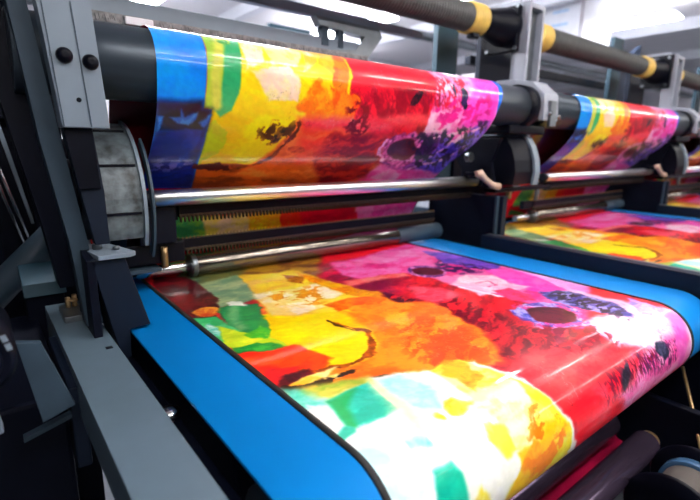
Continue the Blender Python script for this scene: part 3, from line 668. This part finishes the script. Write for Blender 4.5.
# dark side block at the right end, with pale edge strip and post
sb = MB().box(4.28, 4.38, 2.92, 3.85, -1.35, -.5, .01)
add(thing('side_block', '', 'machine housing', (4.46, 3.3, -1.35), [('block_body', sb, M_navy), ('edge_strip', MB().box(4.285, 4.33, 2.895, 2.92, -1.05, -.5, .004), M_slate, 'pale grey edge strip'),
    ('post', MB().box(4.34, 4.42, 2.86, 2.92, -.98, -.5, .004), M_dslate), ('foot', MB().box(4.29, 4.37, 3.0, 3.7, ZF, -1.35), M_navy)], 'side blocks'),
    'dark side block at the right end of the comb bars of {}')
# bed side beam
bs = MB().prism([(4.0, -1.12), (4.0, -.875), (4.09, -.875), (4.09, -1.12)], 1, .1, 2.86, .008)
ls = MB().box(4.09, 4.15, .1, 2.86, -.93, -.872, .004)
add(thing('side_beam', '', 'beam', (4.25, 1.5, -1.12), [('beam_body', bs, M_dslate), ('glass_edge_strip', ls, M_steel, 'pale metal edge strip'), ('leg', MB().box(4.0, 4.09, .3, .5, ZF, -1.12), M_navy), ('leg', MB().box(4.0, 4.09, 2.5, 2.7, ZF, -1.12), M_navy)], 'side beams'),
    'long dark beam along the right side of the bed of {}')

# guard of the next unit (right of this one): dark box face with pale curved rim
def guard(x0, x1, yc, zc, r, rim_mat, wrim):
    arc = [(yc + r * math.cos(math.radians(q)), zc + r * math.sin(math.radians(q))) for q in range(95, 211, 8)]
    ring = arc + [(yc + (r - .045) * math.cos(math.radians(q)), zc + (r - .045) * math.sin(math.radians(q))) for q in range(207, 91, -8)]
    rim = MB().prism(ring, 0, x0, x1, 0)
    side = MB().prism(arc + [(yc - .1, zc - r * .9), (yc + .25, zc - r * .8), (yc + .3, zc + r * .8)], 0, x0 + .02, x0 + .05, 0)
    return rim, side
# box guard at px (498..545, 134..188)
gp = [(3.05, .11), (2.98, .13), (2.93, .1), (2.86, 0), (2.82, -.12), (2.80, -.25), (2.82, -.38), (3.5, -.42), (3.5, .11)]
gb = MB().prism(gp, 0, 4.42, 4.84, .012)
gr = [(2.99, .15), (2.91, .12), (2.84, .01), (2.79, -.12), (2.77, -.25), (2.79, -.39), (2.815, -.39), (2.80, -.25), (2.82, -.12), (2.87, .0), (2.93, .1), (3.0, .13)]
add(thing('gear_guard', '', 'guard', (4.62, 3.1, -.42), [('cover', gb, M_black), ('curved_rim', MB().prism(gr, 0, 4.76, 4.86, .004), M_light, 'pale curved rim'),
    ('top_plate', MB().box(4.36, 4.84, 3.02, 3.3, .125, .145, .004), M_light, 'pale top plate'),
    ('gear_cluster', MB().cyl(2.84, 2.92, 4.47, -.28, .05, axis=1).cyl(2.84, 2.92, 4.49, -.14, .045, axis=1).cyl(2.82, 2.88, 4.57, -.16, .03, axis=1), M_steel, 'small steel gears')], 'gear guards'),
    'black box guard with a pale curved rim right of the film of {}')
add(thing('swing_arm', '', 'arm', (4.3, 3.2, -.4), [('arm_plate', MB().prism([(2.92, .1), (3.3, .1), (3.5, -.1), (3.3, -.4), (2.95, -.42), (3.02, -.15)], 0, 4.3, 4.34, .004), M_black),
    ('knob', MB().cyl(3.2, 3.26, 4.2, -.1, .05, axis=1), M_steel, 'small steel knob')], 'swing arms'), 'black curved swing arm plate beside the right edge of the film of {}')

# low shelf under guard
add(thing('rail_shelf', '', 'rail', (4.6, 2.9, -.5), [('shelf_plate', MB().box(4.32, 5.45, 2.95, 3.1, -.47, -.43, .004), M_black), ('stud', MB().cyl(-.55, -.43, 4.62, 2.98, .03, axis=2), M_brass, 'brass stud'), ('stud', MB().cyl(-.6, -.43, 5.2, 2.98, .03, axis=2), M_steel, 'steel stud')], 'rail shelves'),
    'short black shelf rail joining {} to the one on its right')

# drum bearing clasp
cl = MB().prism([(DY - .27, DZ - .14), (DY - .25, DZ + .13), (DY - .1, DZ + .26), (DY + .12, DZ + .3), (DY + .35, DZ + .3), (DY + .35, DZ + .23), (DY + .1, DZ + .22), (DY - .06, DZ + .2), (DY - .2, DZ + .1), (DY - .21, DZ - .14)], 0, 4.70, 4.98, .006)
cl2 = MB().prism([(DY - .30, DZ - .2), (DY - .29, DZ + .06), (DY - .25, DZ + .06), (DY - .26, DZ - .2)], 0, 4.78, 4.90, .004)
add(thing('bearing_clasp', '', 'bearing', (4.84, 3.0, .15), [('strap', cl, M_col), ('latch', cl2, M_steel, 'steel latch'), ('base', MB().box(4.35, 5.02, 2.86, 3.2, .15, .24, .02), M_black),
    ('screw', MB().cyl(2.66, 2.7, 4.77, DZ - .07, .02, axis=1), M_chrome), ('screw', MB().cyl(2.66, 2.7, 4.95, DZ - .1, .02, axis=1), M_chrome)], 'bearing clasps'),
    'pale bearing clasp holding the drum shaft right of {}')

# upper duct
CX = -1.6
prof_d = [(CX, .1)]
nr = 150
for i in range(nr):
    x = CX + (4.46 - CX) * i / nr; s_ = (4.46 - CX) / nr
    prof_d += [(x + .15 * s_, .135), (x + .45 * s_, .149), (x + .75 * s_, .149), (x + s_, .135)]
prof_d += [(4.48, .1)]
ringp = [(4.44, .14)] + [(4.445 + .25 * i / 24, .158 if i % 4 in (0, 1) else .169) for i in range(25)] + [(4.70, .13)]
def ring(dx=0): return MB().lathe([(a + dx, r) for a, r in ringp], 3.6, 1.405, 40)
hose = MB().lathe(prof_d, 3.6, 1.405, 40)
cone = MB().lathe([(4.69, .12), (4.70, .14), (4.8, .15), (5.0, .19), (5.15, .22), (5.2, .23), (5.21, .1)], 3.6, 1.405, 32)
fl = MB().box(5.14, 5.22, 3.4, 3.84, 1.12, 1.62, .01)
bolts = [('bolt', MB().cyl(5.12, 5.15, y, z, .025, n=12), M_steel) for y in (3.41, 3.79) for z in (1.15, 1.61)]
D1 = thing('air_duct', 'ribbed dark duct entering top centre with yellow band and black cone', 'duct', (2, 3.6, 1.25), [('hose', hose, M_hose), ('band', ring(), M_yellow, 'yellow ribbed band'), ('nozzle', cone, M_black, None, [('flange', fl, M_black)] + bolts),
    ('clip', MB().box(4.5, 4.62, 3.52, 3.62, 1.19, 1.25, .02), M_black)], 'ribbed ducts')
def duct2(dx, label):
    a0, a1 = 6.2 + dx - PITCH, 9.2 + dx - PITCH
    pr = [(a0 - .1, .1)]; n2 = 84
    for i in range(n2):
        x = a0 + (a1 - a0) * i / n2; s_ = (a1 - a0) / n2
        pr += [(x + .15 * s_, .135), (x + .45 * s_, .149), (x + .75 * s_, .149), (x + s_, .135)]
    pr += [(a1 + .02, .1)]
    c2 = MB().lathe([(a + dx, r) for a, r in [(4.69, .12), (4.70, .14), (4.8, .15), (5.0, .19), (5.15, .22), (5.2, .23), (5.21, .1)]], 3.6, 1.405, 32)
    f2 = MB().box(5.14 + dx, 5.22 + dx, 3.36, 3.84, 1.1, 1.66, .01)
    bl = [('bolt', MB().cyl(5.12 + dx, 5.15 + dx, y, z, .025, n=12), M_steel) for y in (3.41, 3.79) for z in (1.15, 1.61)]
    return thing('air_duct', label, 'duct', (2 + dx, 3.6, 1.25), [('hose', MB().lathe(pr, 3.6, 1.405, 40), M_hose), ('band', ring(0), M_yellow, 'yellow ribbed band')] [:1] + [('band', MB().lathe([(a * .8 + (a0 - 4.87 * .8), r) for a, r in ringp], 3.6, 1.405, 40), M_yellow, 'yellow ribbed band'),
        ('band', ring(dx - .02), M_yellow, 'yellow ribbed band'), ('nozzle', c2, M_black, None, [('flange', f2, M_black)] + bl)], 'ribbed ducts')
duct2(PITCH, 'second ribbed duct, right of the pale column, with a yellow band at each end')
duct2(2 * PITCH, 'farthest ribbed duct, at the right edge of the view')

# pale U-channel column holding the duct, with foot on the drum clasp
ch = MB()
ch.box(5.22, 5.26, 3.3, 3.5, .74, 1.66, .006)           # left flange
ch.box(5.50, 5.54, 3.3, 3.5, .74, 1.60, .006)           # right flange
ch.box(5.22, 5.54, 3.44, 3.5, .74, 1.62, .006)          # web
ch.box(5.22, 5.54, 3.3, 3.5, 1.59, 1.64, .006)          # top
ch.box(5.24, 5.28, 3.45, 4.12, 1.52, 1.70, .006)        # arm to the rear
foot = MB().prism([(3.3, .74), (3.36, .74), (3.2, .6), (3.02, .6), (3.02, .64), (3.2, .65)], 0, 5.14, 5.5, .006)
o = thing('channel_column', '', 'column', (5.38, 3.7, .6), [('channel', ch, M_col), ('inner_web', MB().box(5.262, 5.498, 3.38, 3.42, .76, 1.585, .003), M_steel, 'grey inner face'), ('foot', foot, M_col, None, [('foot_bolt', MB().cyl(3.0, 3.03, 5.3, .62, .03, axis=1), M_steel)]),
    ('top_screw', MB().cyl(1.63, 1.69, 5.42, 3.6, .025, axis=2), M_black)], 'channel columns')
add(o, 'pale U-shaped channel column carrying the duct end right of {}')
# dark rear panels
add(single('slate_partition', '', 'panel', (5.6, 4.15, .2), MB().box(5.5, 6.25, 4.16, 4.24, -.5, 1.75, .01), M_dslate, 'wide rear panels'), 'wide slate rear panel behind the channel column right of {}')
add(single('teal_partition', '', 'panel', (4.6, 4.15, .2), MB().box(4.64, 5.03, 4.16, 4.24, -.5, 2.0, .01), M_teal, 'narrow rear panels'), 'narrow dark teal rear panel above the right end of the drum of {}')

# rear rails with bristle strip behind drum
br = MB().box(.55, 2.7, 3.2, 3.26, .66, .73, .006)
bris = MB(); rr = random.Random(7)
for i in range(520):
    x = .56 + 2.13 * i / 520; dz = rr.uniform(-.012, .012); lean = rr.uniform(-.015, .015)
    bris.quad_slab([(x - .003, 3.185, .735), (x + .003, 3.185, .735), (x + .003, 3.20, .735), (x - .003, 3.20, .735)],
                   [(x - .003 + lean, 3.165, .675 + dz), (x + .003 + lean, 3.165, .675 + dz), (x + .003 + lean, 3.17, .675 + dz), (x - .003 + lean, 3.17, .675 + dz)])
r_ = thing('brush_strip', 'grey bristle strip running just behind the top of the nearest drum', 'brush', (1.6, 3.2, .66), [('backing', br, M_steel), ('bristles', bris, M_brist, 'stiff grey bristles'),
    ('mount_tab', MB().box(.80, .96, 3.15, 3.2, .68, .725, .006), M_white, 'white mounting tab')])
for c in r_.children:
    if c.name.startswith('bristles'): c['kind'] = 'stuff'
rail_l = 'high grey beam behind the nearest drum, {}'
single('overhead_beam', rail_l.format('upper and darker of the two'), 'rail', (1.5, 4.0, 1.2), MB().box(-.4, 4.2, 4.0, 4.08, 1.20, 1.29, .01), M_light, 'rear rails')
single('overhead_beam', rail_l.format('paler one above the bristles'), 'rail', (1.5, 4.0, .9), MB().box(-.4, 3.3, 3.98, 4.08, .90, 1.03, .015), M_light, 'rear rails')
thing('rail_bracket', 'grey bracket with upright slats joining the two rear rails left of the duct', 'bracket', (3.2, 4.0, .9), [('plate', MB().prism([(2.7, 1.2), (3.5, 1.2), (3.55, 1.12), (3.35, .88), (2.95, .86), (2.9, .92), (3.2, .95), (3.32, 1.1), (2.75, 1.12)], 1, 3.96, 4.06, .004), M_steel),
    ('slat', MB().box(2.78, 2.86, 3.97, 4.05, .95, 1.2, .004), M_slate), ('slat', MB().box(2.98, 3.04, 3.97, 4.05, .95, 1.2, .004), M_slate)])

# ---------------------------------------------------------------- left side of nearest press
# pale post and leaning bar
pp = [(.30, .62), (.513, .66), (.56, .0), (.362, -.02)]
ptop = [(.255, .95), (.47, .99)]
post = MB().prism([(.19, 1.3), (.405, 1.3), (.513, .64), (.549, .065), (.344, .065), (.30, .6)], 1, 2.6, 2.72, .006)
thing('frame_post', 'pale grey upright plate post with two black bolts at upper left', 'post', (.4, 2.66, -1.2), [('post_plate', post, M_light),
    ('bolt', MB().lathe([(2.565, .012), (2.57, .028), (2.59, .034), (2.6, .036), (2.605, .03)], .385, .385, 16, axis=1), M_black, 'black cap bolt'),
    ('bolt', MB().lathe([(2.565, .012), (2.57, .028), (2.59, .034), (2.6, .036), (2.605, .03)], .49, .367, 16, axis=1), M_black, 'black cap bolt'),
    ('seam_ridge', MB().prism([(.428, .62), (.432, .62), (.469, .07), (.465, .07)], 1, 2.594, 2.604, 0), M_slate),
    ('seam_ridge', MB().prism([(.314, .62), (.318, .62), (.354, .07), (.350, .07)], 1, 2.594, 2.604, 0), M_slate),
    ('hole_shade_disc', MB().cyl(2.596, 2.602, .425, .192, .011, axis=1, n=14, bev=.001), M_black),  # flat black disc stands for the shade inside a small hole
    ('lower_plate', MB().prism([(.35, .065), (.48, .065), (.505, -.25), (.51, -.52), (.44, -.52), (.40, -.25)], 1, 2.66, 2.74, .004), M_dslate, 'dark lower plate'),
    ('recess', MB().prism([(.352, .065), (.475, .065), (.49, -.23), (.39, -.23)], 1, 2.64, 2.67, .003), M_black, 'black recess')])
lb = MB().prism([(.16, 1.0), (.235, 1.0), (.347, .05), (.42, -.514), (.455, -.98), (.37, -.98), (.336, -.505), (.263, .0)], 1, 2.75, 2.86, .006)
single('leaning_bar', 'slim dark grey bar leaning just left of the pale post', 'bar', (.3, 2.45, -1.0), lb, M_slate)
lb = MB().prism([(.02, 1.3), (.10, 1.3), (.24, .3), (.36, -.4), (.39, -.8), (.29, -.8), (.24, -.4), (.12, .3)], 1, 2.95, 3.1, .006)
single('rear_frame_bar', 'black frame bar behind the slim leaning bar', 'bar', (.2, 2.8, -1.1), lb, M_navy)

# mottled round guard at the left end of the chrome bar
def arc(yc, zc, r, a0, a1, n=14): return [(yc + r * math.cos(math.radians(q)), zc + r * math.sin(math.radians(q))) for q in np.linspace(a0, a1, n)]
gc = (3.36, -.38)
band = MB().prism(arc(*gc, .5, 80, 200) + arc(*gc, .46, 200, 80), 0, .47, .74, .003)
lip = MB().prism(arc(*gc, .52, 80, 205) + arc(*gc, .45, 205, 80), 0, .74, .76, .002)
inner = MB().prism(arc(*gc, .44, 60, 290, 24), 0, .50, .66, .003)
lip2 = MB().prism(arc(gc[0], gc[1], .53, 130, 215) + arc(gc[0], gc[1], .48, 215, 130), 0, .785, .80, .002)
seams = []
for q in (118, 150, 182):
    a_ = math.radians(q); y, z = gc[0] + .502 * math.cos(a_), gc[1] + .502 * math.sin(a_)
    seams.append(('seam', MB().box(.49, .73, y - .006, y + .006, z - .008, z + .008, .002), M_black))
thing('wheel_guard', 'mottled grey rounded guard at the left end of the chrome bar', 'guard', (.66, 3.3, -.9), [('shell', band, M_mottle), ('lip', lip, M_light, 'pale rim'), ('hub_disc', inner, M_black), ('outer_lip', lip2, M_slate), 
    ('gear', MB().lathe([(.40, .1), (.405, .2), (.45, .2), (.46, .12), (.48, .1)], 3.2, -.3, 28), M_navy)] + seams)
thing('bar_mount', 'dark cluttered mounting block under the left end of the chrome bar', 'mount', (.95, 3.2, -.9), [('block_body', MB().box(.78, 1.02, 3.16, 3.4, -.66, -.40, .01), M_navy), ('lower_block', MB().box(.62, 1.08, 3.2, 3.5, -.80, -.66, .01), M_black),
    ('pin', MB().cyl(-.82, -.68, .93, 3.17, .022, axis=2), M_brass, 'pale brass pin'), ('tray', MB().box(.66, .9, 3.15, 3.4, -.84, -.815, .004), M_slate, 'grey tray')])

# bracket post at the left end of the pinch roller
bp = MB().prism([(.40, -.585), (.56, -.585), (.662, -.985), (.548, -.985), (.548, -1.25), (.52, -1.25)], 1, 2.6, 2.95, .006)
thing('corner_post', 'dark post with a grey top plate at the left end of the pinch roller', 'post', (.56, 2.8, -1.35), [('post_body', bp, M_dslate),
    ('top_plate', MB().prism([(.36, 3.05), (.5, 3.05), (.615, 2.6), (.58, 2.57), (.43, 2.57)], 2, -.585, -.56, .004), M_light, 'pale top plate'),
    ('side_web', MB().prism([(2.6, -.59), (3.0, -.5), (3.0, -1.3), (2.6, -1.3)], 0, .38, .42, .003), M_navy),
    ('bolt', MB().cyl(-.56, -.53, .46, 2.75, .025, axis=2), M_steel), ('bolt', MB().cyl(-.56, -.54, .54, 2.68, .018, axis=2), M_steel), ('button', MB().cyl(-.56, -.53, .47, 2.9, .014, axis=2), M_red, 'red button')])

# long support rail at lower left
rl = MB().prism([(.235, -1.0), (.455, -1.0), (.455, -1.02), (.25, -1.02), (.25, -1.2), (.235, -1.2)], 1, .3, 3.33, .002)
M_rail = mat('grey_rail_paint', (80, 98, 112), .42, var=.06)
thing('support_rail', 'long grey steel rail running from lower left towards the post', 'rail', (.35, 1.8, -1.2), [('rail_body', rl, M_rail),
    ('slot', MB().box(.40, .43, 2.42, 2.45, -1.002, -.998, .0), M_black), ('end_block', MB().box(.2, .26, 2.2, 2.9, -1.45, -1.05, .01), M_dslate),
    ('leg', MB().box(.26, .4, .5, .7, ZF, -1.02), M_navy), ('leg', MB().box(.26, .4, 3.0, 3.2, ZF, -1.02), M_navy)])
thing('rail_clamp', 'small metal clamp with brass screws on the end of the grey rail', 'clamp', (.355, 3.05, -1.0), [('plate', MB().prism([(.29, 2.92), (.40, 2.92), (.42, 3.14), (.33, 3.2), (.29, 3.15)], 2, -1.0, -.965, .004), M_steel),
    ('screw', MB().cyl(-.965, -.90, .335, 3.1, .014, axis=2), M_brass), ('screw', MB().cyl(-.965, -.89, .37, 3.11, .014, axis=2), M_brass), ('cross_pin', MB().box(.325, .385, 3.085, 3.12, -.93, -.915, .003), M_brass)])
thing('drop_clip', 'small shiny clip under the left edge of the blue belt', 'clip', (.6, 1.9, -1.15), [('plate', MB().lathe([(-1.14, .03), (-1.12, .045), (-1.10, .04), (-1.095, .01)], .52, 1.86, 20, axis=2), M_chrome), ('stem', MB().cyl(-1.3, -1.13, .52, 1.86, .02, axis=2), M_steel)])
single('inner_rail', 'black rail in the dark gap between grey rail and blue belt', 'rail', (.5, 1.8, -1.35), MB().box(.48, .56, .3, 3.0, -1.4, -1.15, .01), M_navy)

# lower-left dark machinery
thing('hinge_block', 'dark teal-topped block behind the end of the grey rail', 'block', (.25, 3.5, -1.3), [('cap', MB().prism([(3.42, -.96), (3.44, -.88), (3.7, -.80), (3.74, -.88)], 0, .14, .37, .004), M_teal), ('block_body', MB().box(.15, .36, 3.46, 3.7, -1.4, -.90, .01), M_navy)])
thing('motor', 'dark round motor housing at the left edge with pale vents', 'motor', (-.02, 2.1, -.8), [('case', MB().cyl(1.75, 2.15, -.08, -.68, .115, axis=1, n=28, bev=.02), M_black), ('face_ring', MB().lathe([(1.73, .04), (1.74, .07), (1.76, .08)], -.08, -.68, 24, axis=1), M_navy),
    ('vent', MB().prism([(-.005, -.60), (.01, -.597), (.016, -.617), (.001, -.62)], 1, 1.742, 1.752, 0), M_light, 'pale vent slot'), ('vent', MB().prism([(.004, -.63), (.019, -.627), (.024, -.647), (.009, -.65)], 1, 1.742, 1.752, 0), M_light, 'pale vent slot')])
single('diagonal_pipe', 'thick blue-grey pipe slanting up at the left edge', 'pipe', (.1, 2.9, -.7), MB().tube([(-.3, 3.8, -1.28), (-.1, 3.8, -1.1), (.2, 3.8, -.81), (.45, 3.8, -.57)], .1, 20), M_slate)
single('plate_bracket', 'grey plate bracket with a dark hole at lower left below the block', 'bracket', (.12, 2.1, -1.1), MB().prism([(.04, -.76), (.12, -.78), (.21, -1.08), (.09, -1.12)], 1, 2.1, 2.14, .003), M_slate)
single('floor_cover', 'flat grey cover board at the lower left edge', 'panel', (-.15, 1.9, -1.05), MB().prism([(-.4, -.72), (-.07, -.80), (-.035, -1.05), (-.4, -1.12)], 1, 1.98, 2.05, .004), M_light)
thing('machine_cabinet', 'dark machine cabinet filling the lower left corner', 'cabinet', (-.1, 2.4, ZF), [('cabinet_body', MB().box(-.9, .2, 2.3, 3.6, ZF, -1.12, .02), M_navy), ('crossbar', MB().prism([(.02, -1.22), (.2, -1.17), (.2, -1.19), (.02, -1.24)], 1, 2.2, 2.24, 0), M_slate, 'thin grey crossbar')])
thing('side_screen', 'tall dark window frame at the upper left edge', 'frame', (.1, 4.2, -.8), [('stile', MB().prism([(.16, 1.6), (.28, 1.6), (.45, -.9), (.33, -.9)], 1, 4.2, 4.3, .004), M_navy), ('stile', MB().prism([(-.3, 1.6), (.0, 1.6), (.1, -.9), (-.3, -.9)], 1, 4.2, 4.3, .004), M_navy), ('rail', MB().box(-.3, .4, 4.22, 4.28, .15, .3), M_navy), ('panel', MB().box(-1.6, .56, 4.32, 4.36, -2.7, .38, .004), M_navy), ('pale_strip', MB().prism([(.13, .2), (.16, .2), (.30, -.6), (.28, -.6)], 1, 4.15, 4.18, 0), M_light, 'pale grey strip'),  # panel part is a dark fill added to cover the bright hall behind
    ('rod', MB().tube([(.0, 4.1, .2), (.22, 4.1, -.75)], .012, 8), M_chrome, 'thin chrome rod'), ('rod', MB().tube([(.04, 4.1, .2), (.26, 4.1, -.75)], .012, 8), M_chrome, 'thin chrome rod')])

# ---------------------------------------------------------------- beneath the front roll
single('guide_roller', 'glossy dark roller close under the front roll, nearer one', 'roller', (2.2, .97, -1.8), MB().cyl(.6, 3.15, 1.13, -1.80, .09, n=32), mat('pink_reflection_roller', (84, 70, 92), .22, .7, var=.2), 'guide rollers under the roll')  # pinkish reflections on the roller are put into its base colour
thing('guide_roller', 'glossy dark roller with a bright end cap at lower right', 'roller', (2.2, .93, -1.9), [('roller_body', MB().cyl(.6, 3.2, .9, -1.86, .085, n=32), MATS['pink_reflection_roller']), ('end_cap', MB().cyl(3.2, 3.27, .9, -1.86, .06), M_brass, 'bright end cap')], 'guide rollers under the roll')
lf = smooth_profile([(1.3, -1.62), (1.25, -1.8), (1.16, -1.93), (1.03, -1.99), (.9, -2.0)], 60)
M_mag = mat('crimson_back_film', (160, 14, 60), .3, coat=.6, coatr=.08, var=.5, scale=5)
single('trailing_film', 'crimson film running under the dark guide rollers at lower right', 'film', (2.2, 1.0, -2.0), sweep(lf, .8, 3.3, .006), M_mag)
def spool(x, y, z, r, label):
    fl_ = lambda a: MB().lathe([(a, r * .55), (a + .005, r * .95), (a + .02, r), (a + .035, r * .95), (a + .04, r * .55)], y, z, 40)
    return thing('spool', label, 'spool', (x, y, z - r), [('flange', fl_(x - .2), M_black), ('flange', fl_(x + .2), M_black), ('core', MB().cyl(x - .16, x + .2, y, z, r * .62, n=36), M_core, 'grey cardboard core'),
        ('hub_ring', MB().cyl(x + .14, x + .2, y, z, r * .72, n=36), M_bring, 'blue hub ring'), ('axle', MB().cyl(x - .3, x + .7, y, z, .04), M_steel)], 'take-up spools')
spool(2.92, .60, -1.95, .24, 'black-flanged take-up spool with blue ring at lower right corner')
spool(2.1, .58, -2.04, .24, 'black-flanged take-up spool nearer the bottom edge')
thing('spool_holder', 'dark bracket with a pale tip holding the take-up spools', 'bracket', (3.5, .7, -2.0), [('arm', MB().tube([(3.4, .62, -1.95), (3.7, .8, -1.75), (3.9, .95, -1.55)], .012, 10), M_brass), ('plate', MB().box(3.55, 3.62, .4, 1.3, -2.3, -1.7, .01), M_black), ('tip', MB().box(3.5, 3.6, .56, .64, -1.8, -1.7, .01), M_white)])
single('lower_tray', 'pale grey tray edge at the bottom right corner', 'tray', (3.4, .3, -2.2), MB().box(3.0, 4.4, .05, .30, -2.05, -1.98, .01), M_light)
thing('lower_housing', 'dark housing with a pale lip under the front right end of the bed', 'housing', (4.25, 1.1, ZF), [('housing_body', MB().box(4.16, 4.34, .2, 2.4, ZF, -1.2, .02), M_black), ('lip', MB().box(4.12, 4.16, .3, 1.0, -1.42, -1.37, .01), M_steel, 'pale metal lip')])

# ---------------------------------------------------------------- copies for the further presses
for o, tmpl, dxs, sx in PROTO:
    for n in dxs: dup(o, PITCH * n, tmpl.format(NAMES[n]))
# further beds: print reaches the left beam
for n in (1, 2):
    c = BEDPRINT.copy(); COL.objects.link(c); sx = 1.43; x0 = 4.42 + PITCH * (n - 1)
    c.scale.x = sx; c.location.x = (x0 - (.885 - bb[0]) * sx) * U
    c['label'] = 'glossy rainbow print on the bed of ' + NAMES[n]
    e0, e1 = x0, x0 + (3.5 - .885) * sx
    bb2 = (x0 + 1.8, 2.2, -1.35)
    thing('conveyor_belt', 'blue belt edge showing beside the print of ' + NAMES[n], 'belt', bb2, belt(e0 - .03, min(e1 + .45, 3.98 + PITCH * n), e0 + .02, e1), 'blue belts')

# ---------------------------------------------------------------- background hall
def cabinet(x0, x1, y0, y1, z0, z1, label, m=M_white, marks=True):
    pr = [('case', MB().box(x0, x1, y0, y1, z0, z1, .02), m)]
    if marks:
        for i in range(3):
            z = z1 - .35 - i * .3; pr.append(('marking', MB().box(x0 - .01, x0, y0 + .3, y0 + .7, z - .03, z + .03, 0), M_blueink, 'faint blue marking'))
    pr.append(('door', MB().box(x0 + .08, x1 - .08, y0 - .03, y0, z0 + .1, z1 - .1, .01), m))
    return thing('cabinet', label, 'cabinet', ((x0 + x1) / 2, y0, z0), pr)
cabinet(11.6, 13.2, 6.0, 7.2, 2.45, 3.6, 'white box unit high behind the second duct')
cabinet(8.6, 10.2, 6.2, 7.0, ZF, 1.55, 'white cabinet far behind between the channel column and second film', M_wall, False)
cabinet(5.5, 7.2, 7.5, 8.4, ZF, 1.6, 'pale cabinet far behind the right half of the nearest drum', M_white, False)
cabinet(1.2, 2.2, 7.0, 8.0, ZF, -.1, 'white machine far behind under the left end of the nearest drum', M_white, False)
single('partition', 'teal partition far behind the right half of the nearest film', 'panel', (5.9, 8.6, 0), MB().box(5.0, 6.0, 9, 9.1, ZF, 2.4, .02), M_teal)
single('partition', 'dark teal partition behind the right end of the second duct', 'panel', (14, 5.6, 0), MB().prism([(12.9, ZF), (12.9, 2.05), (14.2, 2.7), (14.2, ZF)], 1, 5.6, 5.7, .01), M_dslate)
for i, (x, y) in enumerate(((7.5, 9.5), (10.5, 8), (16, 9), (20, 8), (24, 9.5))):
    thing('background_press', ['pale far machine just right of the channel column', 'pale low machine behind the second film', 'pale far machine behind the third press', 'pale far machine near the right edge', 'palest machine at the far right of the hall'][i], 'machine', (x, y, ZF),
        [('housing', MB().box(x - 1, x + 1, y, y + 1.2, ZF, .4 + .2 * (i % 2), .05), M_white), ('roller', MB().cyl(x - 1, x + 1, y - .1, .3, .18), M_steel), ('base', MB().box(x - 1.1, x + 1.1, y - .3, y + 1.3, ZF, -1.6, .03), M_slate)], 'far machines')
single('ceiling_pipe', 'grey pipe under the ceiling at the back of the hall', 'pipe', (10, 10, 3), MB().cyl(-5, 33, 10, 3.1, .12, n=16), M_steel)

single('overhead_beam', 'dark thin beam running just below the second duct', 'beam', (7, 4.4, .9), MB().box(5.6, 10.0, 4.4, 4.5, 1.14, 1.26, .01), M_dslate, 'rear rails')

add(single('added_dark_backing', '', 'cover', (2, 4.15, -1.3), MB().box(.3, 4.3, 4.12, 4.18, -1.35, .02, .01), M_navy, 'added dark backings'), 'added dark backing low behind the rollers of {}')  # added sheet that darkens the bright gap behind the film
for n in (1, 2): dup(PROTO[-1][0], PITCH * n, PROTO[-1][1].format(NAMES[n]))
